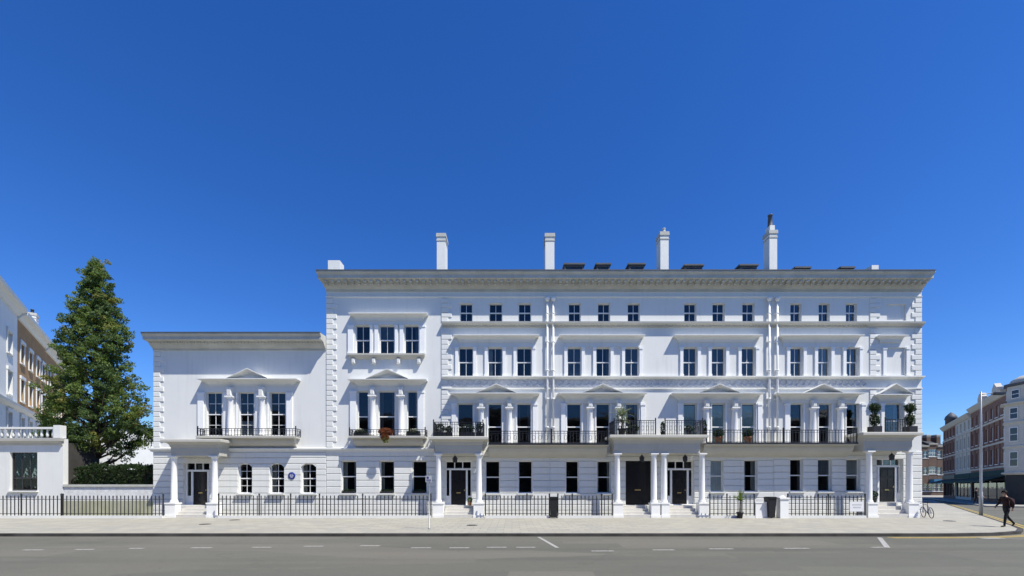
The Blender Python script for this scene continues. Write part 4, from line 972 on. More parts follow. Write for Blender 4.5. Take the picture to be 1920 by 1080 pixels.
t = thing('potted_shrub', 'low dark shrub in a pot at the foot of the palm', 'potted plant', (X(1187, 1.0), -1.05, zp_c)); pot(t, 0.2, 0.3, 'pot_dark'); b = MB(); leaves(b, (0,0,0.45), (0.36,0.3,0.25), 500, 0.06); b.build('foliage', 'leaf_box', t)
for px, h_, lb in ((1242, 0.75, 'slim dark conifer in a pot above the paired columns'), (1291, 0.5, 'low bushy pot plant before the left pale blind above the portico'), (1320, 0.85, 'dark upright pot plant at the outer corner of the double portico roof')):
    t = thing('potted_shrub', lb.replace('left pale blind', 'first pale blind'), 'potted plant', (X(px, 1.0), -1.05, zp_c)); pot(t, 0.15, 0.26, 'pot_dark')
    b = MB(); leaves(b, (0,0,0.2+h_/2), (0.15 if h_ > .6 else 0.3, 0.15, h_/2), 420, 0.05); b.build('foliage', 'leaf_box', t)
# dark plants behind the single-bay portico guard
zp_b = Z(818, 1.6)+0.008
for px, w, h_, lb in ((826, 0.3, 0.85, 'dark bushy trough plant on the portico roof beside the quoins'), (842, 0.22, 0.7, 'narrow dark bush on the portico roof between two troughs'), (876, 0.5, 0.8, 'wide dark trough of shrubs before the balcony window'), (899, 0.2, 0.95, 'upright dark bush at the outer corner of the single-bay portico roof')):
    t = thing('trough_plant', lb, 'potted plant', (X(px, 1.0), -1.1, zp_b)); MB().box(-w, w, -0.15, 0.15, 0, 0.3).build('trough', 'pot_dark', t)
    b = MB(); leaves(b, (0,0,0.28+(h_-.28)/2), (w*1.05, 0.22, (h_-.2)/2), int(900*w)+250, 0.055); b.build('foliage', 'leaf_box', t)
# flower boxes on the triple-window balcony
zf = Z(817, .8)+0.01
for px, w, mats, lb in ((677, 0.48, ('leaf_box', 'petal_pale'), 'dark leafy window box with pale flowers nearer the villa'), (775, 0.46, ('leaf_box', 'petal_pale'), 'dark leafy window box with pale flowers nearer the columned portico')):
    t = thing('window_box', lb, 'window box', (X(px, .45), -0.42, zf)); MB().box(-w, w, -0.13, 0.13, 0, 0.2).build('trough', 'pot_dark', t)
    b = MB(); leaves(b, (0,0,0.26), (w*1.02, 0.2, 0.16), 700, 0.05, 0); leaves(b, (random.uniform(-.1,.1),0,0.40), (w*0.6, 0.18, 0.12), 150, 0.04, 1); b.build('foliage', list(mats), t)
t = thing('window_box', 'trailing orange flowers spilling over the balcony edge', 'window box', (X(724, .6), -0.55, zf)); MB().box(-0.4, 0.4, -0.12, 0.12, 0, 0.18).build('trough', 'pot_clay', t)
b = MB(); leaves(b, (0,-0.12,0.28), (0.52, 0.3, 0.24), 900, 0.05, 0); leaves(b, (0,-0.36,-0.12), (0.28, 0.1, 0.2), 380, 0.05, 0); leaves(b, (0.05,-0.36,-0.25), (0.24, 0.1, 0.26), 260, 0.05, 1); b.build('foliage', ['petal_orange', 'leaf_olive'], t)
for px, lb in ((654, 'low dark window box under the window next to the villa'), (725.5, 'low dark window box under the middle ground-floor window'), (786, 'low dark window box under the window behind the sign pole')):
    t = thing('window_box', lb, 'window box', (X(px), -0.1, 1.545)); MB().box(-0.42, 0.42, -0.09, 0.09, 0, 0.14).build('trough', 'pot_dark', t)
    b = MB(); leaves(b, (0,0,0.18), (0.42, 0.1, 0.09), 420, 0.04); b.build('foliage', 'leaf_box', t)
# spiky plant in front of the short railing
t = thing('yucca_plant', 'spiky bright green yucca in a dark pot by the short railing', 'potted plant', (X(1387, 1.95), -1.98, 0)); pot(t, 0.2, 0.4, 'pot_dark')
b = MB(); b.tube([(0,0,0.35),(0.02,0,1.15)], [0.05,0.04], 8); b.build('stem', 'bark', t)
b = MB(); fronds(b, (0.02,0,1.1), 40, 0.72, 0.5, 0.035, (0.0, 1.5)); b.build('foliage', 'leaf_bright', t)
t = thing('potted_shrub', 'small pot plant on the single-bay portico steps', 'potted plant', (X(880, 1.0), -0.6, 0.751)); pot(t, 0.14, 0.24); b = MB(); leaves(b, (0,0,0.36), (0.17,0.17,0.18), 250, 0.05); b.build('foliage', 'leaf_mid', t)
t = thing('potted_shrub', 'dark pot plant beside the corner portico door', 'potted plant', (X(1653, .9)-0.15, -0.45, 0.951)); pot(t, 0.2, 0.32, 'pot_dark'); b = MB(); leaves(b, (0,0,0.5), (0.25,0.22,0.25), 350, 0.05); b.build('foliage', 'leaf_box', t)

# ------------------------------------------------------------------ signs and lamp
d = 21.0; sx = (805-960)/840*d
t = thing('sign_pole', 'slim grey parking sign pole standing near the kerb', 'sign pole', (sx, -9.0, 0))
MB().lathe(0, 0, [(0.055, 0), (0.055, 0.05), (0.03, 0.06), (0.03, 2.62), (0.034, 2.63), (0.0, 2.66)], 12).build('pole', 'steel_grey', t)
MB().box(-0.17, 0.12, -0.045, -0.036, 2.2, 2.5).build('sign_plate', 'sign_grey', t)
b = MB(); b.box(-0.12, -0.02, -0.05, -0.046, 2.36, 2.46)
for k in range(3): b.box(-0.13, 0.08, -0.05, -0.046, 2.24+k*0.035, 2.255+k*0.035)
b.build('sign_print', 'plaque_blue', t)
lx, ly = 32.45, 1.0
t = thing('street_lamp', 'tall grey street lamp with one long arm on the corner', 'street lamp', (lx, ly, 0))
MB().lathe(0, 0, [(0.105, 0), (0.105, 1.3), (0.075, 1.36), (0.068, 5), (0.045, 8.55), (0.0, 8.57)], 14).build('pole', 'steel_grey', t)
MB().tube([(0,0,8.35),(0.4,0.0,8.42),(0.9,0.0,8.45)], 0.03, 8).build('arm', 'steel_grey', t)
b = MB(); b.box(0.85, 1.6, -0.14, 0.14, 8.38, 8.5); b.box(0.95, 1.5, -0.11, 0.11, 8.33, 8.379); b.build('lamp_head', 'iron', t)

# bicycle leaning by the corner portico
def bicycle(loc, rz, lean):
    t = thing('bicycle', 'dark bicycle leaning beside the corner portico', 'bicycle', loc, rz); t.rotation_euler = (lean, 0, rz)
    for x in (-0.52, 0.52):
        b = MB(); b.tube([(x+0.33*math.cos(a*math.pi/12), 0, 0.34+0.33*math.sin(a*math.pi/12)) for a in range(25)], 0.02, 6)
        w = b.build('wheel', 'rubber', t)
        b = MB()
        for k in range(12): a = k*math.pi/6; b.tube([(x, 0, 0.34), (x+0.32*math.cos(a), 0, 0.34+0.32*math.sin(a))], 0.003, 3)
        b.tube([(x, -0.05, 0.34), (x, 0.05, 0.34)], 0.03, 8); b.build('spokes', 'chrome', w)
    b = MB(); BB = (-0.06, 0, 0.3); ST = (-0.2, 0, 0.82); HT = (0.36, 0, 0.86); HB = (0.4, 0, 0.7)
    for p, q, r in ((BB, ST, .018), (ST, HT, .018), (BB, HB, .02), (HT, HB, .02), (BB, (-0.52, 0.04, .34), .012), (BB, (-0.52, -0.04, .34), .012), (ST, (-0.52, 0.03, .34), .01), (ST, (-0.52, -0.03, .34), .01), (HB, (0.52, 0.05, .34), .014), (HB, (0.52, -0.05, .34), .014)): b.tube([p, q], r, 7)
    b.build('frame', 'bike_blue', t)
    b = MB(); b.tube([(-0.2,0,0.8),(-0.23,0,0.95)], 0.013, 7); b.yprism([(-0.36,0.95),(-0.08,0.96),(-0.08,0.99),(-0.36,1.01)], -0.06, 0.06); b.build('saddle', 'rubber', t)
    b = MB(); b.tube([(0.36,0,0.86),(0.35,0,1.0)], 0.014, 7); b.tube([(0.28,-0.29,1.02),(0.36,-0.2,1.03),(0.38,0,1.0),(0.36,0.2,1.03),(0.28,0.29,1.02)], 0.014, 7); b.build('handlebar', 'rubber', t)
    b = MB(); b.tube([(-0.06,-0.06,0.3),(0.06,-0.08,0.18)], 0.012, 6); b.tube([(-0.06,0.06,0.3),(-0.18,0.08,0.42)], 0.012, 6); b.box(0.03,0.1,-0.15,-0.08,0.165,0.19); b.box(-0.22,-0.15,0.08,0.15,0.41,0.435)
    b.tube([(-0.06+0.09*math.cos(a*math.pi/6), -0.055, 0.3+0.09*math.sin(a*math.pi/6)) for a in range(13)], 0.012, 5); b.build('crank', 'chrome', t)
bicycle((X(1738, 1.4), -1.45, 0.0), R(68), R(-6))

# ------------------------------------------------------------------ garden, hedge and tree
gx0, gx1 = X(119), X(288)-0.02
t = thing('garden_wall', 'low rendered garden wall with grey coping between the white building and villa', 'wall', ((gx0+gx1)/2, 0.0, 0)); L = (gx1-gx0)/2
mat('wall_green', (0.42, 0.41, 0.31), 0.9, 0.35, 1.6, 0.3, 20, col2=(0.33, 0.34, 0.22), streak=0.4)
MB().box(-L, L, 0.0, 0.28, 0.0, 1.05).build('wall_base', 'wall_green', t); MB().box(-L, L, 0.03, 0.26, 1.051, 1.98).build('wall_upper', 'stucco_soiled', t); MB().box(-L, L, -0.05, 0.33, 1.981, 2.13).build('coping', 'stucco_worn', t)
t = thing('hedge', 'dense dark clipped hedge rising behind the garden wall', 'hedge', ((gx0+gx1)/2, 1.2, 0))
b = MB(); HL = L-0.05
for k in range(9500):
    x = random.uniform(-HL, HL); bump_ = 0.1*math.sin(x*3.1)+0.07*math.sin(x*7.3+1); face_ = random.random()
    z = random.uniform(0.3, 3.40+bump_) if face_ < 0.65 else 3.35+bump_+random.gauss(0, 0.07); y = (-0.5+random.gauss(0, .08)) if face_ < 0.65 else random.uniform(-.5, .5)
    leaves(b, (x, y, z), (0.02, 0.02, 0.02), 1, 0.085)
b.build('foliage', 'leaf_hedge', t)
MB().box(-HL+0.1, HL-0.1, -0.36, 0.36, 0, 3.15).build('twigs', 'bark', t)

def envelope(h):   # crown radius against height fraction
    pts = [(0, 0.5), (0.06, 0.8), (0.14, 0.98), (0.26, 1.02), (0.36, 0.9), (0.45, 0.76), (0.57, 0.66), (0.68, 0.52), (0.75, 0.42), (0.82, 0.31), (0.9, 0.18), (1.0, 0.03)]
    for (a, r), (c, q) in zip(pts[:-1], pts[1:]):
        if h <= c: return r+(q-r)*(h-a)/(c-a)
    return 0.0
def tree():
    tx, ty = (179-960)/840*33.0, 3.0
    t = thing('street_tree', 'tall conical green tree behind the hedge and garden wall', 'tree', (tx, ty, 0))
    zb, zt, Rm = 4.8, 18.4, 3.5
    b = MB(); b.tube([(0,0,0),(0.02,0,1.5),(-0.05,0.05,4),(0.05,0,7),(0,0,11),(0.1,0,15),(0.12,0,17.9)], [0.34,0.26,0.22,0.18,0.13,0.07,0.02], 10)
    rnd = random.Random(11); tips = []
    nb = 150
    for k in range(nb):
        f = (k+0.5)/nb; f = f**0.9
        a = k*2.39996+rnd.uniform(-.3, .3); lump = 1+0.17*math.sin(2*a+9*f)+0.15*math.sin(3*a-19*f+1)+0.10*math.sin(31*f+a)+rnd.uniform(-.2, .10)
        hr = envelope(f)*Rm*min(lump, 1.14); ze = zb+(zt-zb)*f
        zs = max(2.6, ze-hr*0.75); p0 = Vector((0, 0, zs)); p2 = Vector((hr*math.cos(a), 0.68*hr*math.sin(a), ze)); p1 = (p0+p2)/2+Vector((0, 0, -0.12*hr))
        if f < 0.92: b.tube([p0, p1, p2*0.86+p0*0.14], [0.075*(1-f)+0.02, 0.05*(1-f)+0.012, 0.008], 5)
        tips.append((p0, p1, p2, f, hr))
    b.build('trunk', 'bark', t)
    c = MB()
    for p0, p1, p2, f, hr in tips:
        nclump = int(5+hr*3.4)
        tone = rnd.random()
        for j in range(nclump):
            s = rnd.uniform(0.66 if f < 0.24 else 0.32, 1.0)**0.7
            q = (p0*(1-s)**2+p1*2*s*(1-s)+p2*s*s)+Vector((rnd.gauss(0, .26), rnd.gauss(0, .26), rnd.gauss(0, .24)))
            tt = tone*0.6+rnd.random()*0.4; mi = 1 if tt > 0.70 else (0 if tt > 0.34 else 2)
            cr = rnd.uniform(0.22, 0.46)*(0.75+0.25*(1-f))
            n = int(30+cr*80)
            for _ in range(n):
                leaves(c, q, (cr, cr, cr*0.75), 1, 0.085, mi, 0.2)
    for j in range(60):   # leader
        q = Vector((0.1+rnd.gauss(0, .14), rnd.gauss(0, .14), rnd.uniform(16.9, 18.35))); leaves(c, q, (.2, .2, .22), 22, 0.08, rnd.choice((0, 2)), 0.2)
    c.build('crown', ['leaf_mid', 'leaf_olive', 'leaf_deep'], t)
tree()

# ------------------------------------------------------------------ building at the left edge
def left_block():
    s = House('corner_building', 'white single-storey corner building with one wide dark window and roof terrace', X(0)-14, X(118), 5.2, 6.0, cat='building')
    s.window(X(18), X(70), Z(920), Z(848), 3, (1, 1), split=0.33, frame='sash_dark', fw=0.07, blind='blind_grey', bl=(0.0, 0.95), sill=0.15)
    s.window(X(-110), X(-58), Z(920), Z(848), 3, (1, 1), split=0.33, frame='sash_dark', fw=0.07, sill=0.15)
    b = MB(); wall_mesh(b, s.xa, s.xb, 0, 5.2, s.ops)
    b.prism([(s.xb, 0.36), (s.xb-5.5, 6.0), (s.xb-5.8, 6.0), (s.xb-0.32, 0.36)], 0, 5.2)
    s.wall = s.b(b, 'wall', 'stucco'); s.rooms([0.3, 5.0], 3.0)
    b = MB().prof(s.xa, s.xb, [(0, 4.75), (0.06, 4.78), (0.1, 4.9), (0.28, 5.02), (0.3, 5.2), (0, 5.24)], False, True, pref=0.2); s.b(b, 'cornice', 'stucco_cove')
    MB_ = MB(); MB_.prism([(s.xa, 0.01), (s.xb-0.03, 0.01), (s.xb-5.5, 5.8), (s.xa, 5.8)], 5.201, 5.25); s.b(MB_, 'terrace_floor', 'lead')
    bl = MB(); x = s.xa
    n = 46
    for k in range(n):
        xx = s.xa+0.2+(s.xb-s.xa-1.0)*k/(n-1); bl.lathe(xx, 0.15, [(0.05, 5.26), (0.09, 5.45), (0.045, 5.75), (0.07, 5.85)], 8)
    bo = s.b(bl, 'balusters', 'stucco'); stuff(bo)
    rl = MB(); rl.box(s.xa, s.xb-0.6, 0.0, 0.3, 5.851, 5.98); rl.box(s.xb-0.598, s.xb-0.15, -0.05, 0.38, 5.251, 6.1); s.b(rl, 'parapet_rail', 'stucco')
left_block()
# terrace along the side street at the left, receding
UL = Vector((-0.606, 0.795)); th = math.atan2(UL.y, UL.x); P0 = Vector((-38.9, 4.0))
def side_house(name, label, u0, u1, wallm, bandm, wins, ztop=16.9, porch=False, near=False):
    o = P0+UL*u0; s = House(name, label, 0.0, u1-u0, ztop, 9.0, loc=(o.x, o.y, 0), rz=th)
    for (a, c, z0, z1) in wins: s.window(a, c, z0, z1, 2, (1, 1), fw=0.07, frame='sash_white', sill=0.12)
    # lower part stucco, upper part brick
    zs = 8.6
    lo = [o_ for o_ in s.ops if o_[3] < zs]; hi = [o_ for o_ in s.ops if o_[2] >= zs]
    b = MB(); wall_mesh(b, 0, s.xb, 0, zs, lo); b.box(0, 0.3, 0.352, 9, 0, ztop); b.box(s.xb-0.3, s.xb, 0.352, 9, 0, ztop); b.box(0.302, s.xb-0.302, 8.7, 9, 0, ztop); s.wall = s.b(b, 'wall', 'stucco')
    b = MB(); wall_mesh(b, 0, s.xb, zs+0.001, ztop, hi); s.b(b, 'upper_wall', wallm)
    b = MB().prof(0, s.xb, [(0, 8.35), (0.1, 8.38), (0.35, 8.6), (0.4, 8.78), (0, 8.85)], False, False); s.b(b, 'string_course', 'stucco')
    b = MB().prof(0, s.xb, [(0, ztop-0.7), (0.1, ztop-0.68), (0.3, ztop-0.4), (0.6, ztop-0.25), (0.65, ztop), (0, ztop+0.05)], False, False); s.b(b, 'cornice', 'stucco')
    b = MB().prof(0, s.xb, [(0, 5.0), (0.1, 5.02), (0.25, 5.15), (0.25, 5.3), (0, 5.35)], False, False); s.b(b, 'string_course', 'stucco')
    for (a, c, z0, z1) in wins:
        q = MB(); q.box(a-0.18, a-0.004, -0.07, -0.003, z0-0.1, z1+0.004); q.box(c+0.004, c+0.18, -0.07, -0.003, z0-0.1, z1+0.004); q.box(a-0.22, c+0.22, -0.12, -0.003, z1+0.006, z1+0.28); s.b(q, 'architrave', 'stucco')
    s.rooms([0.5, 5.0, 8.7, 12.4, ztop-0.3]); s.roof(ztop+0.06, ztop+0.6)
    return s
def ww(us, w, rows): return [(u-w/2, u+w/2, z0, z1) for u in us for z0, z1 in rows]
rows_ = [(5.9, 8.0), (9.4, 11.3), (12.7, 14.4)]
h1 = side_house('terrace_house', 'white stuccoed house nearest the roof terrace along the side street', -6.0, 5.0, 'stucco', None, ww((1.6, 4.6, 8.6), 1.25, rows_), 17.1)
h2 = side_house('terrace_house', 'brown brick house with white cornice and lower storeys along the side street', 5.002, 15.5, 'brick_stock', None, ww((1.5, 4.4, 7.3, 9.6), 1.15, rows_), 16.9)
h3 = side_house('terrace_house', 'far brick house ending the side street row beyond the conical tree', 15.502, 27.0, 'brick_stock', None, ww((1.8, 4.8, 7.8), 1.15, rows_), 16.7)
c = h1.chimney(4.2, 1.0, 1.2, 3.4, 17.2, 19.0); pots_on(h1, 4.2, 1.2, 4, 19.262, 0.4, 'pot_dark', 0.13, c)
c = h2.chimney(9.9, 1.0, 0.45, 4.6, 16.9, 19.2, m='stucco'); pots_on(h2, 9.9, 0.5, 7, 19.462, 0.45, 'pot_dark', 0.14, c)
# pale houses far behind the tree
def far_house(name, label, x, y, w, h, dpt, wallm, floors, cols, rz=0.0, roofm='slate'):
    s = House(name, label, -w/2, w/2, h, dpt, loc=(x, y, 0), rz=rz)
    fh = h/floors
    for f in range(floors):
        for k in range(cols):
            xc = -w/2+w*(k+0.5)/cols; s.window(xc-0.5, xc+0.5, f*fh+0.9, f*fh+min(2.6, fh-0.5), 2, (1, 1), fw=0.07, sill=0.1, tilt=False)
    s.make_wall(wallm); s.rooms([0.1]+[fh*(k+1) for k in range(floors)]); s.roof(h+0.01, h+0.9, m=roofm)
    b = MB().prof(-w/2, w/2, [(0, h-0.35), (0.25, h-0.2), (0.3, h), (0, h+0.04)], False, False); s.b(b, 'cornice', 'stone_cream' if wallm != 'stucco' else 'stucco')
    return s
far_house('white_house', 'pale house seen behind the trunk of the conical tree', -55.5, 28, 9.5, 9.2, 8, 'stucco', 3, 4)
far_house('white_house', 'low pale house in the gap between hedge and villa', -47, 52, 13, 6.2, 8, 'stone_cream', 2, 5)

# ------------------------------------------------------------------ shops along the side street at the right
thr = math.atan2(-0.809, -0.587)
def LR(d): return Vector((19.4+0.726*d, d-30))
far = LR(82.0)
LT = (LR(82.0)-LR(51.5)).length
def shops():
    # one building per colour: local x runs from the far end towards the camera
    secs = [(0.0, 10.5, 'brick_red', 12.7, 'red brick shop building with cream bands at the far end of the row', 0),
            (10.502, 21.0, 'stone_cream', 12.7, 'cream stone shop building between two red brick fronts', 1),
            (21.002, LT, 'brick_red', 13.2, 'red brick shop building beside the white corner turret', 2)]
    for a, c, wm, h, lb, idx in secs:
        o = far+Vector((-0.587, -0.809))*a; w = c-a
        s = House('shop_building', lb, 0, w, h, 9.0, cat='building', loc=(o.x, o.y, 0), rz=thr)
        nw = max(3, round(w/2.4))
        for (z0, z1) in ((4.7, 6.6), (7.7, 9.4), (10.4, 11.8)):
            for k in range(nw):
                xc = w*(k+0.5)/nw; s.window(xc-0.55, xc+0.55, z0, z1, 2, (1, 1), fw=0.07, sill=0.1, tilt=False)
        s.ops.append((0.4, w-0.4, 0.4, 3.2))
        s.make_wall(wm); s.rooms([0.2, 3.4, 7.2, 10.0, h-0.2], 3.0)
        n = 4
        f = MB(); f.box(0.4, w-0.4, 0.1, 0.16, 2.7, 3.2)
        for k in range(n+1): xx = 0.4+(w-0.8)*k/n; f.box(min(max(xx-0.08, 0.4), w-0.56), min(max(xx+0.08, 0.56), w-0.4), 0.1, 0.2, 0.4, 2.699)
        so2 = s.b(f, 'shop_front', ['shop_maroon', 'shop_dark', 'shop_dark'][idx])
        for k in range(n): s.p('pane', 0.4+(w-0.8)*k/n+0.09, 0.4+(w-0.8)*(k+1)/n-0.09, 0.14, 0.15, 0.4, 2.69, 'glass', parent=so2)
        s.p('fascia', 0.1, w-0.1, -0.14, -0.003, 3.25, 3.95, ['shop_dark', 'awning_green', 'awning_green'][idx])
        b = MB()
        b.yprism  # sloping fabric awning
        x0, x1 = 0.3, w-0.3
        b.v = [(x0,-0.02,3.22),(x1,-0.02,3.22),(x1,-1.7,2.75),(x0,-1.7,2.75),(x0,-1.7,2.5),(x1,-1.7,2.5),(x0,-0.02,3.18),(x1,-0.02,3.18),(x1,-1.68,2.71),(x0,-1.68,2.71)]
        b.grid(0, [(0,3,2,1),(3,4,5,2),(6,7,8,9),(0,6,9,3),(1,2,8,7)]); s.b(b, 'awning', 'awning_green')
        for z in (4.2, 7.1, 9.9):
            s.b(MB().prof(0, w, [(0, z), (0.1, z+0.02), (0.14, z+0.22), (0, z+0.26)], False, False), 'stone_band', 'stone_cream')
        s.b(MB().prof(0, w, [(0, h-0.7), (0.15, h-0.65), (0.45, h-0.2), (0.5, h), (0, h+0.05)], False, False), 'cornice', 'stone_cream')
        for k in range(nw+1):
            xx = min(max(w*k/nw, 0.22), w-0.22)
            s.p('pier', xx-0.2, xx+0.2, -0.08, -0.003, 4.48, 9.88, 'stone_cream' if idx == 1 else wm)
        s.roof(h+0.05, h+1.6)
        if idx == 0:
            q = MB(); q.lathe(0.9, 0.9, [(0.8, h+0.02), (0.8, h+1.3), (0.95, h+1.35), (0.8, h+1.9), (0.35, h+2.4), (0.0, h+2.7)], 10); s.b(q, 'cupola', 'lead')
        if idx == 2:
            for k in range(2):
                xg = w*(0.3+0.42*k); g = MB(); g.yprism([(xg-1.0, h+0.06), (xg+1.0, h+0.06), (xg+1.0, h+0.9), (xg, h+1.5), (xg-1.0, h+0.9)], -0.05, 0.5); s.b(g, 'gable', 'stone_cream')
shops()
def turret():
    c = LR(50.2)+Vector((2.3, -0.3)); r = 2.4; A = dict(a0=R(22.5), a1=R(382.5), smooth=False)
    t = thing('corner_turret', 'white octagonal corner turret building with shallow dome', 'building', (c.x, c.y, 0))
    b = MB(); b.lathe(0, 0, [(r, 3.3), (r, 11.3)], 8, **A); b.lathe(0, 0, [(r*0.92, 11.301), (r*0.92, 13.3)], 8, **A); b.build('wall', 'stone_cream', t)
    b = MB(); b.lathe(0, 0, [(r*0.98, 0), (r*0.98, 3.29)], 8, **A); b.build('shop_front', 'shop_dark', t)
    for z, q in ((3.32, 1.1), (6.3, 1.05), (9.0, 1.05), (11.1, 1.14)):
        MB().lathe(0, 0, [(r*1.0, z), (r*q, z+0.1), (r*q, z+0.25), (r*1.0, z+0.3)], 8, **A).build('stone_band', 'stone_cream', t)
    MB().lathe(0, 0, [(r*0.92, 13.2), (r*1.03, 13.3), (r*1.03, 13.5), (r*0.8, 13.65)], 8, **A).build('cornice', 'lead', t)
    MB().lathe(0, 0, [(r*0.8, 13.6), (r*0.72, 14.0), (r*0.5, 14.35), (r*0.2, 14.55), (0.12, 14.6), (0.1, 15.0), (0, 15.05)], 16).build('dome', 'stone_cream', t)
    for k in range(8):
        a = R(45*k); ca, sa = math.cos(a), math.sin(a); ap = r*math.cos(R(22.5))
        for z0, z1, rr in ((4.2, 5.9, 1.0), (7.0, 8.6, 1.0), (9.5, 10.8, 1.0), (11.8, 12.8, 0.92)):
            w = MB(); w.box(-0.42, -0.36, -0.06, 0.1, z0, z1); w.box(0.36, 0.42, -0.06, 0.1, z0, z1); w.box(-0.359, 0.359, -0.06, 0.1, z0, z0+0.08); w.box(-0.359, 0.359, -0.06, 0.1, z1-0.08, z1); w.box(-0.359, 0.359, -0.03, 0.0, (z0+z1)/2-0.03, (z0+z1)/2+0.03)
            wo_ = w.build('window', 'sash_white', t, (ca*ap*rr, sa*ap*rr, 0)); wo_.rotation_euler = (0, 0, a+math.pi/2)
            MB().box(-0.36, 0.36, -0.02, 0.01, z0+0.081, z1-0.081).build('pane', 'window_dark', wo_)
mat('window_dark', (0.02, 0.022, 0.026), 0.08, spec=0.6)
turret()
# body of the corner building behind the turret, running off to the right
o = LR(50.2)
s = House('shop_building', 'red brick wing behind the white corner turret', 0, 18, 12.6, 9, cat='building', loc=(o.x+5.4, o.y-1.2, 0), rz=R(-30))
for (z0, z1) in ((4.7, 6.6), (7.7, 9.4), (10.4, 11.6)):
    for k in range(5): s.window(2.2+3.2*k-0.6, 2.2+3.2*k+0.6, z0, z1, 2, (1, 1), fw=0.07, sill=0.1, tilt=False)
s.make_wall('brick_red'); s.rooms([0.2, 3.4, 7.2, 10.0, 12.4]); s.roof(12.65, 14.0)
s.p('fascia', 0.1, 17.9, -0.2, -0.003, 0.0, 4.0, 'shop_dark'); s.b(MB().prof(0, 18, [(0, 12.0), (0.4, 12.4), (0.4, 12.6), (0, 12.65)], False, False), 'cornice', 'stone_cream')
# dark brick houses closing the side street
hx = [(1722, 1741), (1741.4, 1757), (1757.4, 1776)]
for k, (a, c) in enumerate(hx):
    d = 101; x0, x1 = (a-960)/840*d, (c-960)/840*d
    s = far_house('brick_house', ['dark brick house beside the white terrace end at the side street', 'dark brick house with blue shop front at the end of the side street', 'dark brick house next to the cupola of the shops'][k], (x0+x1)/2, d-30, x1-x0, 11.2+0.5*(k % 2), 8, 'brick_brown', 3, 2)
    s.chimney((x1-x0)/2-0.5, 0.9, 1.5, 3.5, 11.6, 13.6, m='brick_brown')
    if k == 1: s.p('shop_fascia', -(x1-x0)/2+0.1, (x1-x0)/2-0.1, -1.2, -0.003, 2.6, 3.6, 'shop_blue')
# blue van in the side street
def van(loc, rz):
    t = thing('delivery_van', 'pale blue van parked in the side street beyond the corner portico', 'van', loc, rz)
    mat('van_blue', (0.12, 0.26, 0.36), 0.3, 0.1, 3, spec=0.5)
    b = MB(); b.yprism([(-2.4, 0.45), (2.4, 0.45), (2.45, 1.0), (1.9, 1.25), (1.3, 2.15), (-2.3, 2.25), (-2.45, 2.0)], -0.92, 0.92); b.build('body', 'van_blue', t)
    b = MB()
    for sg in (-1, 1): b.yprism([(0.35, 1.35), (1.65, 1.35), (1.2, 2.0), (0.35, 2.0)], sg*0.925-0.004, sg*0.925+0.004)
    b.build('side_window', 'window_dark', t)
    MB().box(-2.47, -2.44, -0.7, 0.7, 1.35, 2.0).build('rear_window', 'window_dark', t)
    for x in (-1.5, 1.5):
        for sg in (-1, 1):
            w = MB().tube([(x, sg*0.7, 0.34), (x, sg*0.94, 0.34)], 0.34, 18).build('wheel', 'rubber', t); MB().tube([(x, sg*0.941, 0.34), (x, sg*0.95, 0.34)], 0.18, 12).build('rim', 'steel_grey', w)
    for sg in (-1, 1): MB().box(2.42, 2.46, sg*0.75-0.12, sg*0.75+0.12, 0.8, 0.98).build('headlight', 'sign_white', t)
van((52.3, 29.0, -0.12), math.atan2(0.809, 0.587))

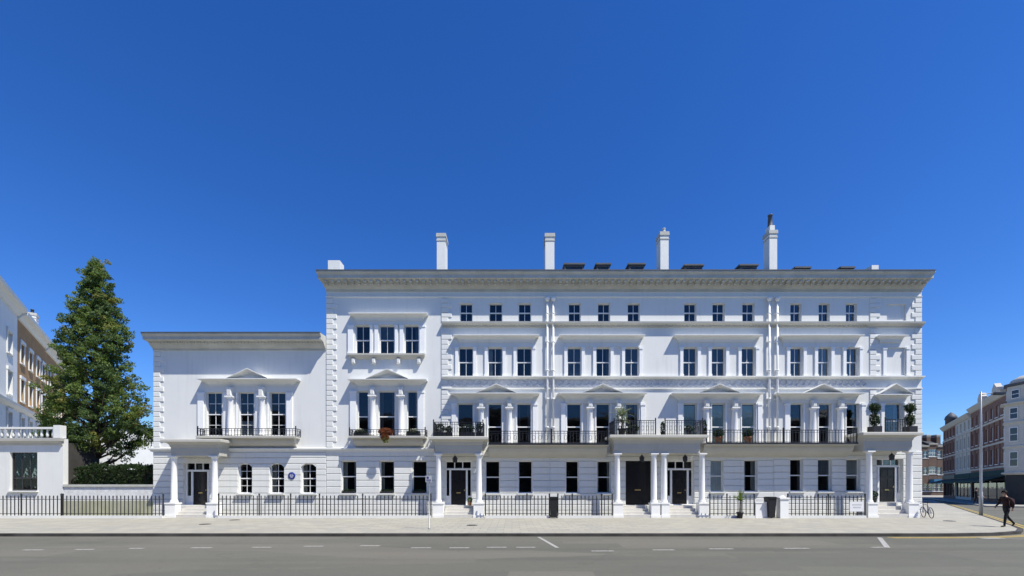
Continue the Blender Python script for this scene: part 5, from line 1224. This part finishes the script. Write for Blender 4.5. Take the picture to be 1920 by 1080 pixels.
# ------------------------------------------------------------------ people
def person(label, loc, rz, scale, joints, top, legs, pack=None, sleeve=1.0):
    t = thing('person', label, 'person', loc, rz); t.scale = (scale,)*3
    V = []; E = []; RAD = []; idx = {}
    def add(n, p, r, par=None):
        idx[n] = len(V); V.append(p); RAD.append(r)
        if par is not None: E.append((idx[par], idx[n]))
    J = joints
    add('pelvis', J['pelvis'], 0.135); add('waist', J['waist'], 0.125, 'pelvis'); add('chest', J['chest'], 0.155, 'waist'); add('neck0', J['neck0'], 0.085, 'chest'); add('neck', J['neck'], 0.055, 'neck0'); add('jaw', J['jaw'], 0.072, 'neck'); add('head', J['head'], 0.098, 'jaw'); add('crown', J['crown'], 0.075, 'head')
    for sd in 'lr':
        add('sh'+sd, J['sh'+sd], 0.075, 'neck0'); add('el'+sd, J['el'+sd], 0.046, 'sh'+sd); add('wr'+sd, J['wr'+sd], 0.032, 'el'+sd); h = Vector(J['wr'+sd]); dd = (h-Vector(J['el'+sd])).normalized()
        add('pa'+sd, tuple(h+dd*0.07), 0.036, 'wr'+sd)
        side = Vector((1, 0, 0)) if abs(dd.x) < 0.9 else Vector((0, 0, 1))
        side = (side-dd*side.dot(dd)).normalized(); cur = dd.cross(side)
        for k in range(4):
            base = h+dd*0.085+side*(k-1.5)*0.02; L = (0.07, 0.08, 0.075, 0.06)[k]
            add('f%d%s' % (k, sd), tuple(base+dd*L*0.5), 0.0095, 'pa'+sd); add('g%d%s' % (k, sd), tuple(base+dd*L*0.85+cur*0.02), 0.008, 'f%d%s' % (k, sd))
        add('t'+sd, tuple(h+dd*0.06+side*0.05), 0.010, 'wr'+sd); add('u'+sd, tuple(h+dd*0.10+side*0.06), 0.009, 't'+sd)
        add('hip'+sd, J['hip'+sd], 0.098, 'pelvis'); add('kn'+sd, J['kn'+sd], 0.066, 'hip'+sd); add('an'+sd, J['an'+sd], 0.046, 'kn'+sd); add('he'+sd, J['he'+sd], 0.045, 'an'+sd); add('to'+sd, J['to'+sd], 0.034, 'he'+sd)
    me = bpy.data.meshes.new('body'); me.from_pydata(V, E, []); o = link('body_source', me)
    sk = o.modifiers.new('skin', 'SKIN'); sk.use_smooth_shade = True
    for k, r in enumerate(RAD): me.skin_vertices[0].data[k].radius = (r, r)
    me.skin_vertices[0].data[0].use_root = True
    o.modifiers.new('sub', 'SUBSURF').levels = 1
    dg = bpy.context.evaluated_depsgraph_get(); ev = o.evaluated_get(dg); bm_ = bpy.data.meshes.new_from_object(ev)
    bpy.data.objects.remove(o)
    bm_.materials.clear()
    for m_ in ('skin', top, legs, 'rubber', 'hair'): bm_.materials.append(M[m_])
    wz = J['waist'][2]-0.06; nz = J['neck'][2]-0.03; hd = Vector(J['head'])
    hands = [Vector(J['wr'+q]) for q in 'lr']; els = [Vector(J['el'+q]) for q in 'lr']; feet = [Vector(J['he'+q]) for q in 'lr']+[Vector(J['to'+q]) for q in 'lr']
    for p in bm_.polygons:
        c = p.center; p.use_smooth = True
        arm = min(min((c-(h+(e-h)*t_)).length for t_ in (0, .25, .5, .75, 1.0)) for h, e in zip(hands, els))
        hnd = min((c-(h+(h-e).normalized()*0.09)).length for h, e in zip(hands, els))
        if c.z > nz: i = 0
        elif hnd < 0.105: i = 0
        elif arm < 0.075: i = 1 if sleeve > 0.5 else 0
        elif min((c-f).length for f in feet) < 0.075: i = 3
        elif c.z < wz: i = 2
        else: i = 1
        p.material_index = i
    link('body', bm_, t)
    f = J['face']; fx = Vector(f)
    hb = MB(); n_ = 10
    for k in range(260):
        d_ = Vector((random.gauss(0,1), random.gauss(0,1), random.gauss(0,1))).normalized()
        if d_.dot(fx) > 0.25 and d_.z < 0.62: continue
        if d_.z < -0.35: continue
        p = hd+Vector((d_.x*0.104, d_.y*0.104, d_.z*0.125+0.035)); u = d_.orthogonal().normalized()*0.04; w_ = d_.cross(u).normalized()*0.04
        hb.face([p-u, p-w_, p+u, p+w_])
    hb.build('hair', 'hair', t)
    sidev = Vector((-fx.y, fx.x, 0))
    fb = MB()
    for sg in (-1, 1):
        e = hd+fx*0.088+sidev*sg*0.034+Vector((0,0,0.012)); fb.lathe(e.x, e.y, [(0, e.z-0.012), (0.012, e.z), (0, e.z+0.012)], 6)
    fb.build('eyes', 'hair', t)
    nb_ = MB(); e = hd+fx*0.1+Vector((0,0,-0.02)); nb_.lathe(e.x, e.y, [(0.018, e.z-0.02), (0.013, e.z), (0.0, e.z+0.03)], 6); nb_.build('nose', 'skin', t)
    if pack:
        c = Vector(J['chest'])-fx*0.22+Vector((0,0,-0.08)); b = MB()
        b.lathe(c.x, c.y, [(0.05, c.z-0.25), (0.15, c.z-0.22), (0.17, c.z-0.05), (0.15, c.z+0.16), (0.06, c.z+0.22)], 12); b.build('backpack', pack, t)
walk = dict(face=(-1, 0, 0), pelvis=(0.04, 0, 0.95), waist=(0.03, 0, 1.10), chest=(0.0, 0, 1.30), neck0=(-0.02, 0, 1.47), neck=(-0.035, 0, 1.54), jaw=(-0.06, 0, 1.60), head=(-0.06, 0, 1.68), crown=(-0.05, 0, 1.74),
    shl=(-0.01, -0.19, 1.42), ell=(0.14, -0.25, 1.16), wrl=(0.10, -0.23, 0.93), shr=(-0.01, 0.19, 1.42), elr=(-0.08, 0.25, 1.15), wrr=(-0.28, 0.2, 1.02),
    hipl=(0.03, -0.09, 0.90), knl=(-0.12, -0.10, 0.50), anl=(-0.17, -0.10, 0.09), hel=(-0.15, -0.10, 0.05), tol=(-0.36, -0.11, 0.04),
    hipr=(0.05, 0.09, 0.90), knr=(0.20, 0.10, 0.50), anr=(0.50, 0.10, 0.20), her=(0.55, 0.10, 0.17), tor=(0.44, 0.11, 0.04))
person('person in dark maroon top and black trousers striding along the corner pavement', (24.35, -7.9, 0), 0, 0.99, walk, 'cloth_maroon', 'cloth_black', 'cloth_maroon')
stand = dict(face=(0.2, -0.98, 0), pelvis=(0, 0, 0.95), waist=(0, 0, 1.10), chest=(0, 0, 1.30), neck0=(0, 0, 1.47), neck=(0, -0.01, 1.54), jaw=(0, -0.03, 1.60), head=(0, -0.03, 1.68), crown=(0, -0.02, 1.74),
    shl=(-0.19, 0, 1.42), ell=(-0.26, 0.03, 1.15), wrl=(-0.27, -0.08, 0.92), shr=(0.19, 0, 1.42), elr=(0.26, 0.02, 1.15), wrr=(0.25, -0.1, 0.93),
    hipl=(-0.09, 0, 0.90), knl=(-0.11, -0.12, 0.50), anl=(-0.11, -0.06, 0.09), hel=(-0.11, -0.05, 0.05), tol=(-0.12, -0.26, 0.04),
    hipr=(0.09, 0, 0.90), knr=(0.11, 0.03, 0.49), anr=(0.11, 0.2, 0.12), her=(0.11, 0.22, 0.09), tor=(0.12, 0.04, 0.04))
d = 45.0
person('person in white top and pale trousers on the pavement outside the shops', ((1866-960)/840*d+1.2, 17.5, 0.0), 0.4, 0.98, stand, 'cloth_white', 'cloth_khaki', None, 0)
d = 47
person('person in dark clothes waiting on the pavement outside the shops', ((1856-960)/840*d+2.2, 20.5, 0.0), 1.0, 1.0, stand, 'cloth_black', 'cloth_black', None)

# ------------------------------------------------------------------ the other side of the road (behind the camera, seen in the window glass)
far_house('brick_terrace', 'long brown brick terrace across the road, mirrored in the window glass', 0, -46, 126, 14.0, 9, 'brick_brown', 4, 34, rz=math.pi)
